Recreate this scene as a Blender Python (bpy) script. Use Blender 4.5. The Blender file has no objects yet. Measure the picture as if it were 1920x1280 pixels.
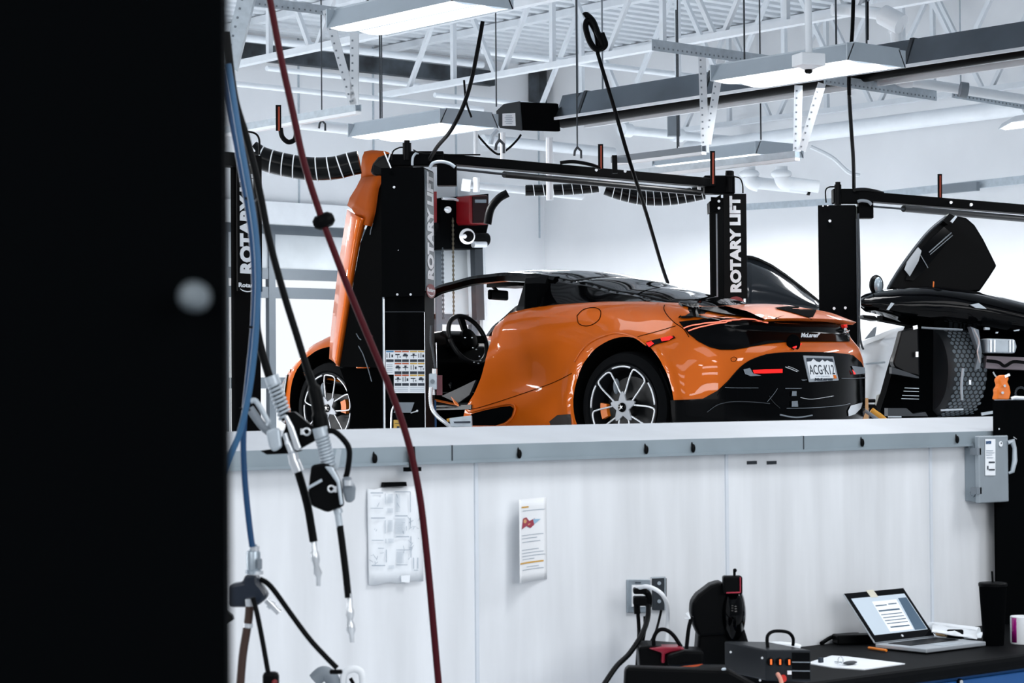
import bpy, bmesh, math, random
from math import sin, cos, pi, radians, atan, sqrt
from mathutils import Vector as V, Matrix, geometry
from mathutils.bvhtree import BVHTree
random.seed(4)
SC = bpy.context.scene
COL = SC.collection

# ------------------------------------------------------------------ camera
FPX = 4200.0
EYE = 1.72
AZ, PITCH, ROLL = radians(49.6), atan(100 / 4200), 0.008
FH = V((cos(AZ), sin(AZ), 0)); R0 = V((sin(AZ), -cos(AZ), 0)); ZU = V((0, 0, 1))
FW = FH * cos(PITCH) + ZU * sin(PITCH)
U0 = -FH * sin(PITCH) + ZU * cos(PITCH)
CU = cos(ROLL) * U0 + sin(ROLL) * R0
CR = cos(ROLL) * R0 - sin(ROLL) * U0
CAM = V((0, 0, EYE))
cd = bpy.data.cameras.new('camera'); co = bpy.data.objects.new('camera', cd); COL.objects.link(co)
co.matrix_world = Matrix(((CR.x, CU.x, -FW.x, CAM.x), (CR.y, CU.y, -FW.y, CAM.y), (CR.z, CU.z, -FW.z, CAM.z), (0, 0, 0, 1)))
cd.sensor_width = 36; cd.lens = 36 * FPX / 1920; cd.clip_start = .05; cd.clip_end = 200
cd.dof.use_dof = True; cd.dof.focus_distance = 13.6; cd.dof.aperture_fstop = 13
SC.camera = co

# ------------------------------------------------------------------ world, exposure, lamps
SC.view_settings.view_transform = 'Standard'; SC.view_settings.look = 'None'
SC.view_settings.exposure = EXPOSURE = 0.18; SC.view_settings.gamma = 1
w = bpy.data.worlds.new('daylight'); SC.world = w; w.use_nodes = True
nt = w.node_tree; nt.nodes.clear()
wo = nt.nodes.new('ShaderNodeOutputWorld'); bg = nt.nodes.new('ShaderNodeBackground')
tc = nt.nodes.new('ShaderNodeTexCoord'); mr = nt.nodes.new('ShaderNodeMapRange')
cr = nt.nodes.new('ShaderNodeValToRGB')
vd = nt.nodes.new('ShaderNodeVectorMath'); vd.operation = 'DOT_PRODUCT'; vd.inputs[1].default_value = (.62, .78, 0)
mr.inputs[1].default_value = .45; mr.inputs[2].default_value = .85
cr.color_ramp.elements[0].color = (.20, .225, .26, 1); cr.color_ramp.elements[1].color = (.86, .90, .95, 1)
nt.links.new(tc.outputs['Generated'], vd.inputs[0]); nt.links.new(vd.outputs['Value'], mr.inputs[0])
nt.links.new(mr.outputs[0], cr.inputs[0]); nt.links.new(cr.outputs[0], bg.inputs[0])
nt.links.new(bg.outputs[0], wo.inputs[0]); bg.inputs[1].default_value = 1.0

def area(name, loc, sx_, sy_, power, target=None, color=(.985, .99, 1)):
    l = bpy.data.lights.new(name, 'AREA'); l.shape = 'RECTANGLE'; l.size = sx_; l.size_y = sy_; l.energy = power; l.color = color
    o = bpy.data.objects.new(name, l); COL.objects.link(o); o.location = loc
    if target is not None:
        o.rotation_euler = (V(target) - V(loc)).to_track_quat('-Z', 'Y').to_euler()
    return o
# added strip lights for unseen windows behind and left of the photographer
for k_ in range(3):
    area('unseen_window_fill', (-3.5, 1.0, 2.6 + 1.5 * k_), 5.0, .55, 48, (8, 9, 1.5))
    area('unseen_window_fill', (3.0, -4.0, 2.2 + 1.4 * k_), 5.5, .5, 92, (9, 9, 1.5))
for k_ in range(3):
    area('unseen_window_fill', (-1.6, 18.0, .9 + .95 * k_), 8.5, .34, 210, (9.4, 11.2, 1.9))  # added out of view so the car flank shows streak reflections
# ceiling lamps, plus added lamps that brighten the walls and streak the car
for (x, y) in ((4.5, 12.6), (3.0, 15.2), (6.2, 15.6), (4.5, 3.2), (7.6, 3.4), (10.8, 3.6), (5.2, 6.6), (8.2, 6.8), (11.4, 7.2), (15.6, 8.4), (8.8, 11.0), (12.0, 10.6), (15.8, 12.8), (12.5, 21.0), (7.8, 21.0), (17.5, 21.5), (11.5, 15.5), (15.0, 17.5), (10.2, 19.0), (18.4, 10.4), (18.6, 14.5), (18.4, 19.0)):
    area('lamp_and_fill', (x, y, 3.84 if y > 6 else 3.9), 1.1 if 6 < y < 8 else .55, 2.3 if 6 < y < 8 else 1.15, 45 if y < 6 else 26 if y < 8 else (9 if x < 10 else 45) if (y < 12 and x < 13) else 62 if (x > 15 and y < 15) else 65 if x < 7 else 140)
# uplight that the white floor gives back onto deck and joists is left to the renderer

# ------------------------------------------------------------------ pixel frame -> world
def ray(x, y): return FW * FPX + CR * (x - 960) + CU * (640 - y)
def P(x, y, D): return CAM + ray(x, y) * (D / FPX)
def PL(x, y, ax, val):
    d = ray(x, y); return CAM + d * ((val - CAM[ax]) / d[ax])
def PX(x, y, v): return PL(x, y, 0, v)
def PY(x, y, v): return PL(x, y, 1, v)
def PZ(x, y, v): return PL(x, y, 2, v)

# ------------------------------------------------------------------ materials
MATS = {}
def mat(name, col, rough=.5, metal=0, spec=.5, coat=0, noise=0, nscale=6, stretch=(1, 1, 1), emit=None, es=1, trans=0, alpha=1, bump=0, ior=1.45):
    if name in MATS: return MATS[name]
    m = bpy.data.materials.new(name); m.use_nodes = True; n = m.node_tree; b = n.nodes['Principled BSDF']
    b.inputs['Base Color'].default_value = (*col, 1); b.inputs['Roughness'].default_value = rough
    b.inputs['Metallic'].default_value = metal; b.inputs['Specular IOR Level'].default_value = spec
    b.inputs['Coat Weight'].default_value = coat; b.inputs['Coat Roughness'].default_value = .02
    b.inputs['Transmission Weight'].default_value = trans; b.inputs['Alpha'].default_value = alpha; b.inputs['IOR'].default_value = ior
    if emit: b.inputs['Emission Color'].default_value = (*emit, 1); b.inputs['Emission Strength'].default_value = es
    t = n.nodes.new('ShaderNodeTexCoord'); mp = n.nodes.new('ShaderNodeMapping'); nz = n.nodes.new('ShaderNodeTexNoise')
    mp.inputs['Scale'].default_value = stretch; nz.inputs['Scale'].default_value = nscale; nz.inputs['Detail'].default_value = 4
    n.links.new(t.outputs['Object'], mp.inputs[0]); n.links.new(mp.outputs[0], nz.inputs[0])
    rp = n.nodes.new('ShaderNodeValToRGB'); k = noise if noise else .03
    rp.color_ramp.elements[0].position = .3; rp.color_ramp.elements[1].position = .7
    rp.color_ramp.elements[0].color = (*[max(0, c * (1 - k)) for c in col], 1); rp.color_ramp.elements[1].color = (*[min(1, c * (1 + k)) for c in col], 1)
    n.links.new(nz.outputs[0], rp.inputs[0]); n.links.new(rp.outputs[0], b.inputs['Base Color'])
    if bump:
        bp = n.nodes.new('ShaderNodeBump'); bp.inputs['Strength'].default_value = bump; bp.inputs['Distance'].default_value = .01
        n.links.new(nz.outputs[0], bp.inputs['Height']); n.links.new(bp.outputs[0], b.inputs['Normal'])
    MATS[name] = m; return m
WALL = mat('white_wall_paint', (.765, .785, .81), .6, noise=.03, nscale=1.2)
FRP = mat('glossy_white_wall_panel', (.74, .765, .795), .3, noise=.11, nscale=2.5, stretch=(3, 3, .35))
DECK = mat('white_deck_paint', (.62, .66, .70), .5, noise=.04)
STEEL_W = mat('white_painted_steel', (.66, .70, .74), .4, noise=.04)
PIPE_W = mat('white_pipe_paint', (.76, .80, .84), .35)
GALV = mat('galvanised_steel', (.36, .42, .47), .35, .6, noise=.12, nscale=14)
STRUT = mat('galvanised_strut', (.46, .52, .57), .4, .3, noise=.1, nscale=20)
CAPM = mat('brushed_cap_metal', (.46, .49, .53), .45, .1, noise=.08, nscale=3)
CAPD = mat('cap_face_metal', (.30, .36, .40), .4, .3, noise=.08, nscale=4)
BLK = mat('black_powder_coat', (.0012, .0015, .0019), .5, spec=.03)
BLK2 = mat('black_plastic', (.0015, .0018, .0022), .4, spec=.07)
BLKM = mat('matt_black', (.0012, .0016, .002), .9, spec=.02)
BGL = mat('gloss_black', (.001, .0012, .0016), .07, spec=.16)
RUB = mat('black_rubber', (.0015, .002, .0024), .5, spec=.1)
TYRE = mat('tyre_rubber', (.002, .0024, .003), .65, spec=.06, bump=.1, nscale=60)
DGREY = mat('dark_grey_metal', (.035, .042, .05), .4, .3)
GREY = mat('grey_plastic', (.18, .21, .24), .5)
CHROME = mat('bright_metal', (.72, .76, .80), .18, 1)
SILV = mat('machined_aluminium', (.75, .78, .81), .25, .6)
WHT = mat('white_paint', (.82, .85, .88), .5)
PAPER = mat('white_paper', (.82, .86, .90), .7)
ORG = mat('orange_car_paint', (.58, .108, .0015), .42, .2, spec=.15, coat=.52, noise=.02, nscale=3)
ORGD = mat('orange_plastic', (.75, .17, .01), .35)
RED = mat('red_hose_rubber', (.055, .003, .007), .5, spec=.15)
REDP = mat('red_paint', (.17, .004, .007), .35)
REDL = mat('red_lamp', (.5, .003, .005), .15, emit=(1, .02, .015), es=.9)
BLUE = mat('blue_hose', (.010, .05, .13), .35, spec=.25)
BLUEP = mat('blue_drawer_paint', (.012, .085, .27), .35)
YEL = mat('yellow_plastic', (.62, .30, .03), .5)
TAN = mat('cardboard', (.62, .40, .2), .8, noise=.1)
BROWN = mat('brown_hose', (.035, .014, .008), .5)
LAMP = mat('lamp_diffuser', (.9, .92, .95), .5, emit=(.92, .96, 1), es=1.15)
TXTW = mat('white_lettering', (.66, .70, .74), .5)
TXTG = mat('grey_label', (.11, .135, .155), .5)
INK = mat('dark_ink', (.02, .03, .045), .6)
INKL = mat('pale_ink', (.30, .36, .43), .6)
SCR = mat('lit_screen', (.3, .35, .4), .2, emit=(.42, .50, .58), es=.62)
SCRD = mat('lit_screen_blue', (.02, .04, .06), .2, emit=(.06, .10, .16), es=.7)
SCRW = mat('lit_screen_page', (.5, .5, .5), .2, emit=(.52, .60, .68), es=.75)
MAG = mat('magenta_glaze', (.30, .01, .18), .2)
GLASS = mat('clear_glass', (1, 1, 1), .02, trans=1, alpha=.05, spec=.05)
DGLASS = mat('tinted_glass', (.001, .0013, .0018), .05, spec=.12)
GGLASS = mat('grey_tinted_glass', (.016, .020, .025), .12, spec=.3)
CLOTH = mat('work_mat_black', (.0028, .0033, .004), .6, spec=.06, noise=.2, nscale=40)
FLOORM = mat('grey_epoxy_floor', (.58, .61, .64), .35, noise=.08, nscale=2)
SHADE_DIRT = mat('shaded_dirty_steel', (.045, .055, .065), .7, noise=.8, nscale=3)  # beam in shade and dirty: both put into this dark colour
ALU = mat('laptop_aluminium', (.52, .56, .60), .35, .5)
MAROON = mat('faded_red_box', (.13, .035, .045), .6, noise=.15, nscale=20)

# ------------------------------------------------------------------ mesh builder
class MB:
    def __init__(s): s.v = []; s.f = []
    def add(s, vs, fs):
        b = len(s.v); s.v += [V(p) for p in vs]; s.f += [[b + i for i in f] for f in fs]; return s
    def box(s, c, sz, X=V((1, 0, 0)), Y=V((0, 1, 0)), Z=V((0, 0, 1))):
        c = V(c); a, b, d = X * sz[0] / 2, Y * sz[1] / 2, Z * sz[2] / 2
        vs = [c + i * a + j * b + k * d for k in (-1, 1) for j in (-1, 1) for i in (-1, 1)]
        return s.add(vs, [(0, 2, 3, 1), (4, 5, 7, 6), (0, 1, 5, 4), (2, 6, 7, 3), (0, 4, 6, 2), (1, 3, 7, 5)])
    def aabb(s, a, b):
        a, b = V(a), V(b); return s.box((a + b) / 2, [abs(b[i] - a[i]) for i in range(3)])
    def bar(s, p, q, w_, h, up=ZU):
        p, q = V(p), V(q); d = (q - p); L = d.length; d.normalize()
        sd = d.cross(up)
        if sd.length < 1e-4: sd = d.cross(V((1, 0, 0)))
        sd.normalize(); u = sd.cross(d)
        return s.box((p + q) / 2, (L, w_, h), d, sd, u)
    def tube(s, pts, r, n=10, cap=True):
        pts = [V(p) for p in pts]; N = len(pts); rs = r if isinstance(r, (list, tuple)) else [r] * N
        vs = []; t0 = (pts[1] - pts[0]).normalized(); nn = t0.orthogonal().normalized()
        for i in range(N):
            t = (pts[min(i + 1, N - 1)] - pts[max(i - 1, 0)]).normalized()
            nn = (nn - t * nn.dot(t)).normalized(); bb = t.cross(nn)
            for k in range(n):
                a = 2 * pi * k / n; vs.append(pts[i] + (nn * cos(a) + bb * sin(a)) * rs[i])
        fs = [(i * n + k, i * n + (k + 1) % n, (i + 1) * n + (k + 1) % n, (i + 1) * n + k) for i in range(N - 1) for k in range(n)]
        if cap: fs += [tuple(reversed(range(n))), tuple(range((N - 1) * n, N * n))]
        return s.add(vs, fs)
    def cyl(s, p, q, r, n=16): return s.tube([p, q], r, n)
    def lathe(s, o, d, prof, n=32):
        return s.tube_prof(V(o), V(d).normalized(), prof, n)
    def tube_prof(s, o, d, prof, n):
        a = d.orthogonal().normalized(); b = d.cross(a); vs = []
        for (h, r) in prof:
            for k in range(n):
                t = 2 * pi * k / n; vs.append(o + d * h + (a * cos(t) + b * sin(t)) * max(r, 1e-4))
        N = len(prof)
        fs = [(i * n + k, i * n + (k + 1) % n, (i + 1) * n + (k + 1) % n, (i + 1) * n + k) for i in range(N - 1) for k in range(n)]
        fs += [tuple(reversed(range(n))), tuple(range((N - 1) * n, N * n))]
        return s.add(vs, fs)
    def prism(s, poly, vec):
        poly = [V(p) for p in poly]; vec = V(vec); n = len(poly)
        return s.add(poly + [p + vec for p in poly], [tuple(range(n)), tuple(reversed(range(n, 2 * n)))] + [(i, i + n, (i + 1) % n + n, (i + 1) % n) for i in range(n)])
    def grid(s, rows):
        n = len(rows[0]); vs = [p for r_ in rows for p in r_]
        return s.add(vs, [(i * n + k, i * n + k + 1, (i + 1) * n + k + 1, (i + 1) * n + k) for i in range(len(rows) - 1) for k in range(n - 1)])
    def ell(s, c, r, n=16, m=10, X=V((1, 0, 0)), Y=V((0, 1, 0)), Z=ZU):
        c = V(c); vs = []
        for i in range(m + 1):
            a = pi * i / m
            for k in range(n):
                t = 2 * pi * k / n; vs.append(c + X * r[0] * sin(a) * cos(t) + Y * r[1] * sin(a) * sin(t) + Z * r[2] * cos(a))
        return s.add(vs, [(i * n + k, (i + 1) * n + k, (i + 1) * n + (k + 1) % n, i * n + (k + 1) % n) for i in range(m) for k in range(n)])

ROOT = {}
def thing(name, label, cat, loc=(0, 0, 0), rz=0, group=None):
    o = bpy.data.objects.new(name, None); COL.objects.link(o); o.empty_display_size = .1
    o.location = loc; o.rotation_euler = (0, 0, rz); o['label'] = label; o['category'] = cat
    if group: o['group'] = group
    ROOT[o.name] = (Matrix.Translation(V(loc)) @ Matrix.Rotation(rz, 4, 'Z')).inverted(); return o
def part(name, mb, m, parent, smooth=False, bev=0, local=False, label=None, solid=0, kind=None):
    me = bpy.data.meshes.new(name); M = ROOT[parent.name]
    vs = mb.v if local else [M @ p for p in mb.v]
    me.from_pydata([tuple(p) for p in vs], [], [tuple(f) for f in mb.f]); me.validate()
    bm = bmesh.new(); bm.from_mesh(me); bmesh.ops.remove_doubles(bm, verts=bm.verts, dist=1e-5)
    bmesh.ops.recalc_face_normals(bm, faces=bm.faces); bm.to_mesh(me); bm.free()
    me.materials.append(m)
    o = bpy.data.objects.new(name, me); COL.objects.link(o); o.parent = parent; ROOT[o.name] = M
    if smooth:
        me.polygons.foreach_set('use_smooth', [True] * len(me.polygons))
        if smooth != 'all': me.set_sharp_from_angle(angle=radians(38))
    if solid:
        sm = o.modifiers.new('thickness', 'SOLIDIFY'); sm.thickness = solid; sm.offset = -1
    if bev:
        b = o.modifiers.new('bevel', 'BEVEL'); b.width = bev; b.segments = 2; b.limit_method = 'ANGLE'
    if label: o['label'] = label
    if kind: o['kind'] = kind
    return o
def solo(name, mb, m, label, cat, group=None, smooth=False, bev=0, solid=0, kind=None):
    c = sum(mb.v, V()) / len(mb.v); zmin = min(p.z for p in mb.v); c.z = zmin
    t = bpy.data.objects.new('tmp', None); ROOT['tmp'] = Matrix.Translation(c).inverted()
    class Q: name = 'tmp'
    bpy.data.objects.remove(t)
    me = bpy.data.meshes.new(name); me.from_pydata([tuple(p - c) for p in mb.v], [], [tuple(f) for f in mb.f]); me.validate()
    bm = bmesh.new(); bm.from_mesh(me); bmesh.ops.remove_doubles(bm, verts=bm.verts, dist=1e-5)
    bmesh.ops.recalc_face_normals(bm, faces=bm.faces); bm.to_mesh(me); bm.free(); me.materials.append(m)
    o = bpy.data.objects.new(name, me); COL.objects.link(o); o.location = c; ROOT[o.name] = Matrix.Translation(c).inverted()
    if smooth:
        me.polygons.foreach_set('use_smooth', [True] * len(me.polygons))
        if smooth != 'all': me.set_sharp_from_angle(angle=radians(38))
    if solid:
        sm = o.modifiers.new('thickness', 'SOLIDIFY'); sm.thickness = solid
    if bev:
        b = o.modifiers.new('bevel', 'BEVEL'); b.width = bev; b.segments = 2; b.limit_method = 'ANGLE'
    if kind: o['kind'] = kind
    else: o['label'] = label; o['category'] = cat
    if group: o['group'] = group
    return o
def struct(name, mb, m, **k): return solo(name, mb, m, None, None, kind='structure', **k)
def smoothpath(pts, n=8):
    pts = [V(p) for p in pts]; out = []
    for i in range(len(pts) - 1):
        p0 = pts[max(i - 1, 0)]; p1 = pts[i]; p2 = pts[i + 1]; p3 = pts[min(i + 2, len(pts) - 1)]
        for k in range(n):
            t = k / n
            out.append(.5 * ((2 * p1) + (p2 - p0) * t + (2 * p0 - 5 * p1 + 4 * p2 - p3) * t * t + (3 * p1 - p0 - 3 * p2 + p3) * t ** 3))
    out.append(pts[-1]); return out
def path(px, n=8): return smoothpath([P(*p) for p in px], n)
def text(name, s, m, parent, o, xd, yd, h, width=None, ext=.002, bold=0, shear=0, local=False, cx=False, label=None):
    """lettering: o = lower-left corner, xd = reading direction, yd = letter-up, h = cap height, width = total"""
    cu = bpy.data.curves.new(name, 'FONT'); cu.body = s; cu.size = 1; cu.offset = bold; cu.extrude = .5; cu.shear = shear; cu.resolution_u = 3
    t = bpy.data.objects.new('t', cu); COL.objects.link(t); bpy.context.view_layer.update()
    me = t.to_mesh(); vs = [v.co.copy() for v in me.vertices]; fs = [list(p.vertices) for p in me.polygons]
    x0 = min(v.x for v in vs); x1 = max(v.x for v in vs); y0 = min(v.y for v in vs); y1 = max(v.y for v in vs)
    ky = h / (y1 - y0); kx = (width / (x1 - x0)) if width else ky
    xd = V(xd).normalized(); yd = V(yd).normalized(); zd = xd.cross(yd); mb = MB(); o = V(o)
    mb.add([o + xd * ((v.x - x0) * kx - ((x1 - x0) * kx / 2 if cx else 0)) + yd * (v.y - y0) * ky + zd * v.z * ext for v in vs], fs)
    t.to_mesh_clear(); bpy.data.objects.remove(t); bpy.data.curves.remove(cu)
    return part(name, mb, m, parent, local=local, label=label)
# ------------------------------------------------------------------ the building
YW = 5.09            # face of the low partition
ZC = EYE + 4.6       # underside of roof deck
YB, XR = 23.6, 20.7  # back wall, right wall
mb = MB().box((9, 10, -.05), (36, 36, .1)); struct('floor', mb, FLOORM)
# roof deck: trapezoid ribs running across the shop
prof = []; y = -2.0
while y < YB + .4:
    prof += [(y, ZC + .09), (y + .07, ZC + .09), (y + .10, ZC), (y + .22, ZC)]; y += .26
mb = MB(); mb.grid([[V((x, q[0], q[1])) for q in prof] for x in (-4, XR + .3)]); struct('ceiling', mb, DECK, solid=.01)
# right wall
mb = MB().aabb((XR, 3, 0), (XR + .2, YB + .2, ZC + .3)); struct('wall_right', mb, WALL)
# back wall with two tall sectional doors (opening left, opening behind the lift)
D1 = [PY(496, 412, YB), PY(735, 434, YB)]; D2x = [PY(822, 450, YB).x, PY(905, 450, YB).x]
zh = D1[0].z - .05; xa = PY(440, 500, YB).x - 3.2; xb = PY(905, 500, YB).x
mb = MB().aabb((xa - 4, YB, 0), (xa, YB + .2, ZC + .3)); mb.aabb((xa, YB, zh), (xb, YB + .2, ZC + .3)); mb.aabb((xb, YB, 0), (XR, YB + .2, ZC + .3))
struct('wall_back', mb, WALL)
mb = MB().aabb((xa - 4, YB - .14, ZC - .36), (XR - 1.0, YB - .02, ZC - .16)); struct('trim_1', mb, SHADE_DIRT)
c = PY(1019, 160, YB - .2); mb = MB().aabb((c.x - .12, YB - .25, c.z - .3), (c.x + .02, YB - .02, ZC)); struct('trim_2', mb, SHADE_DIRT)
mb = MB().aabb((xa, YB - .08, zh), (xb, YB + .02, zh + .28)); struct('trim_3', mb, WHT)
mb = MB()
for px in (855, 1010, 700, 560): q = PY(px, 300, YB); mb.aabb((q.x - .012, YB - .012, zh), (q.x + .012, YB + .01, ZC))
struct('trim_4', mb, STRUT)
# door 1
def sectional(name, x0, x1, panelz, rows, stiles):
    mb = MB(); Y = YB + .10
    for z in rows: mb.aabb((x0, Y - .03, z - .07), (x1, Y + .03, z + .07))
    for x in stiles: mb.aabb((x - .05, Y - .04, 0), (x + .05, Y + .04, zh))
    d = struct(name, mb, mat('door_frame_metal', (.10, .12, .14), .4, .3))
    p = part('door_panel', MB().aabb((x0, Y - .015, panelz), (x1, Y + .015, zh)), mat('pale_door_panel', (.50, .54, .57), .5, noise=.1, nscale=2), d)
    g = part('window_pane', MB().aabb((x0, Y - .004, .05), (x1, Y + .004, panelz)), GLASS, d)
    return d
zp = PY(560, 514, YB).z; zr = PY(560, 549, YB).z; zr2 = PY(560, 690, YB).z
sx_ = PY(516, 600, YB).x; sx2 = PY(428, 700, YB).x
dm = PY(812, 500, YB).x
sectional('door_1', xa, dm, zp, (zh - .05, zr, zp, zr - 1.15, .1), (xa, sx2, sx_, sx_ + 2.2, dm - .1))
sectional('door_2', dm + .1, xb, PY(850, 598, YB).z, (zh - .05, PY(850, 598, YB).z, .1), (dm + .15, xb - .1))

# the low partition the bench stands against, with its sloping metal cap
cx0, cx1 = PY(380, 850, YW).x - 1.2, PY(1990, 850, YW).x + 2
zf = EYE - .145; zl = EYE - .197; zb = EYE - .098
mb = MB().aabb((cx0, YW, 0), (cx1, YW + .28, zf - .02)); wp = struct('wall_front', mb, FRP)
mb = MB()
for px in (892, 1362, 1745):
    q = PY(px, 1000, YW); mb.aabb((q.x - .006, YW - .006, 0), (q.x + .006, YW + .01, zl + .01))
part('panel_seam', mb, mat('panel_joint', (.66, .71, .77), .4), wp)
mb = MB()
for px in (1409, 1446):
    q = PY(px, 867, YW); mb.box(q + V((0, -.002, 0)), (.045, .003, .011))
part('tape_strip', mb, DGREY, wp)
mb = MB().prism([(cx0, YW - .03, zf), (cx0, YW + .30, zb), (cx0, YW + .30, zb - .1), (cx0, YW - .005, zf - .03)], (cx1 - cx0, 0, 0)); struct('trim_5', mb, CAPM)
mb = MB().aabb((cx0, YW - .034, zl + .006), (cx1, YW - .006, zf + .0005)); mb.aabb((cx0, YW - .045, zl), (cx1, YW - .004, zl + .008)); capf = struct('trim_6', mb, CAPD)
mb = MB(); 
for px in (846, 1505): q = PY(px, 850, YW - .03); mb.aabb((q.x - .002, YW - .0355, zl), (q.x + .002, YW - .02, zf + .001))
part('cap_joint', mb, DGREY, capf)
mb = MB()
for px in (703, 974, 1212, 1300, 1617, 1795):
    q = PY(px, 860 - (px - 700) * .033, YW - .04); mb.ell(q, (.008, .006, .014)); mb.cyl(q, q + V((0, .01, .02)), .004, 8)
part('hold_down_clip', mb, BLK2, capf)
mb = MB(); q = PY(776, 850, YW - .05); mb.bar((q.x - .01, YW - .05, zf + .0), (q.x - .004, YW - .05, zl - .01), .012, .018); mb.box((q.x - .006, YW - .05, zl - .012), (.05, .02, .012))
solo('cable_clamp', mb, BLK, 'small black clamp on the partition cap, just behind the red hose', 'clamp')

# ------------------------------------------------------------------ foreground post (close to the lens, black, out of focus)
A_ = P(426, 640, .95); B_ = P(432, 640, 1.15); C_ = P(-260, 640, .95); 
t = thing('steel_column', 'very dark black steel column close in front, filling the left of the view', 'column', (A_.x, A_.y, 0))
def xy(p, z): return V((p.x, p.y, z))
bk = P(-260, 640, 1.15)
part('column_body', MB().prism([xy(A_, 0), xy(B_, 0), xy(bk, 0), xy(C_, 0)], (0, 0, 3.2)), BLKM, t)
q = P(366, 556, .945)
part('highlight_disc', MB().lathe(q + FH * .02, -FH, [(0, .003), (.01, .004), (.016, .006), (.026, .0062), (.030, .004), (.031, 0)], 20), mat('column_highlight_grey', (.17, .20, .22), .55, .3), t, smooth=True, label='grey disc added for the soft highlight on the column')  # added disc stands in for a soft highlight on the column

# ------------------------------------------------------------------ roof joists
ZCH = EYE + 3.36
def joist(X, y0, y1, label, ph=0.0):
    t = thing('roof_joist', label, 'roof joist', (X, y0, ZCH), group='white open-web roof joists')
    part('bottom_chord', MB().aabb((X - .045, y0, ZCH - .01), (X + .045, y1, ZCH + .0)).aabb((X - .045, y0, ZCH), (X - .033, y1, ZCH + .05)).aabb((X + .033, y0, ZCH), (X + .045, y1, ZCH + .05)), STEEL_W, t)
    part('top_chord', MB().aabb((X - .06, y0 - .2, ZC - .09), (X + .06, YB, ZC - .01)), STEEL_W, t)
    y = y1 - ph; k = 0; zt = ZC - .05
    while y > y0 + .8:
        part('web_bar', MB().bar((X, y, ZCH + .03), (X, y - .75, zt), .045, .045, V((1, 0, 0))), STEEL_W, t)
        part('web_bar', MB().bar((X, y - .85, zt), (X, y - 1.5, ZCH + .03), .045, .045, V((1, 0, 0))), STEEL_W, t)
        part('web_post', MB().bar((X, y - .8, zt), (X, y - .8, ZCH + .03), .05, .05, V((1, 0, 0))), STEEL_W, t)
        y -= 1.62
joist(12.6, 9, 19.6, 'white open-web roof joist nearest the viewer, at upper left', .3)
joist(15.2, 9.5, 20.1, 'white open-web roof joist whose bottom chord crosses the whole upper picture', .5)
joist(17.8, 10, 20.6, 'white open-web roof joist behind the long dark heater', .2)
joist(20.3, 11, 21.0, 'white open-web roof joist close along the right wall', .6)

# ------------------------------------------------------------------ pipes, conduits and struts under the roof
GP = 'white pipes and conduits under the roof'
def along_x(a, b, Y, r, label, name='ceiling_pipe', m=PIPE_W, cat='pipe'):
    p = PY(*a, Y); q = PY(*b, Y); q.y = p.y; q = V((q.x, Y, p.z + (q.z - p.z) * .3)); solo(name, MB().cyl(p, q, r, 12), m, label, cat, GP, smooth=True)
along_x((430, 156), (905, 209), 18.5, .028, 'thin white pipe crossing behind the hanging U-shaped strap')
along_x((500, 128), (785, 165), 21.0, .03, 'thin white pipe under the dark beam at upper left')
along_x((430, 68), (905, 118), 22.6, .045, 'white pipe in front of the dark beam at the top of back wall')
along_x((905, 96), (1430, 158), 19.0, .035, 'white pipe crossing behind the joist web at top centre')
along_x((560, 232), (656, 246), 16.5, .05, 'short thick white pipe ending at the low lamp on the left')
along_x((905, 262), (1150, 292), 22.0, .07, 'thick white pipe on the back wall under the burner box')
along_x((815, 178), (1010, 196), 20.5, .03, 'thin white pipe passing behind the burner box')
p = PX(1290, 279, 20.0); q = PX(1925, 203, 20.0); solo('sprinkler_main', MB().cyl(p, V((20.0, q.y, p.z)), .095, 18), PIPE_W, 'thick white sprinkler main running along the right wall', 'pipe', smooth=True)
t = thing('sprinkler_branch', 'white branch pipe with clamp fittings left of the sprinkler main', 'pipe', PY(1165, 243, 19.6))
p = PY(1165, 243, 19.6); q = PY(1430, 270, 19.6); q.z = p.z
part('pipe', MB().cyl(p, q, .055, 14), PIPE_W, t, smooth=True)
for k in (.03, .38, .97): c = p.lerp(q, k); part('coupling', MB().cyl(c - V((.07, 0, 0)), c + V((.07, 0, 0)), .085, 14).box(c + V((0, 0, .09)), (.05, .05, .06)), PIPE_W, t, smooth=True)
t = thing('sprinkler_branch', 'white drop pipe with an elbow and valve at the right end of the long lamp', 'pipe', P(1585, 15, 19))
pts = path([(1560, 18, 18.6), (1600, 20, 18.6), (1655, 27, 18.3), (1672, 38, 18.2), (1680, 60, 18.2), (1684, 130, 18.2)], 6)
part('pipe', MB().tube(pts, .05, 12), PIPE_W, t, smooth=True)
part('valve', MB().cyl(P(1655, 27, 18.2), P(1690, 46, 18.1), .085, 12).cyl(P(1668, 46, 18.2), P(1692, 47, 18.2), .07, 12), PIPE_W, t, smooth=True)
t = thing('sprinkler_branch', 'white pipe running right from an elbow below the long lamp', 'pipe', P(1685, 140, 18))
pts = path([(1682, 128, 16.6), (1684, 145, 16.6), (1696, 152, 16.6), (1710, 152, 16.6)], 6)
part('elbow', MB().tube(pts, .05, 12), PIPE_W, t, smooth=True)
part('pipe', MB().cyl(P(1702, 152, 16.6), P(1925, 187, 17.6), .038, 12), PIPE_W, t, smooth=True)
for k in (1703, 1803, 1810): part('clamp', MB().cyl(P(k - 3, 152 + (k - 1702) * .157, 16.8), P(k + 4, 153 + (k - 1702) * .157, 16.8), .06, 12), GREY, t, smooth=True)
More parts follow.
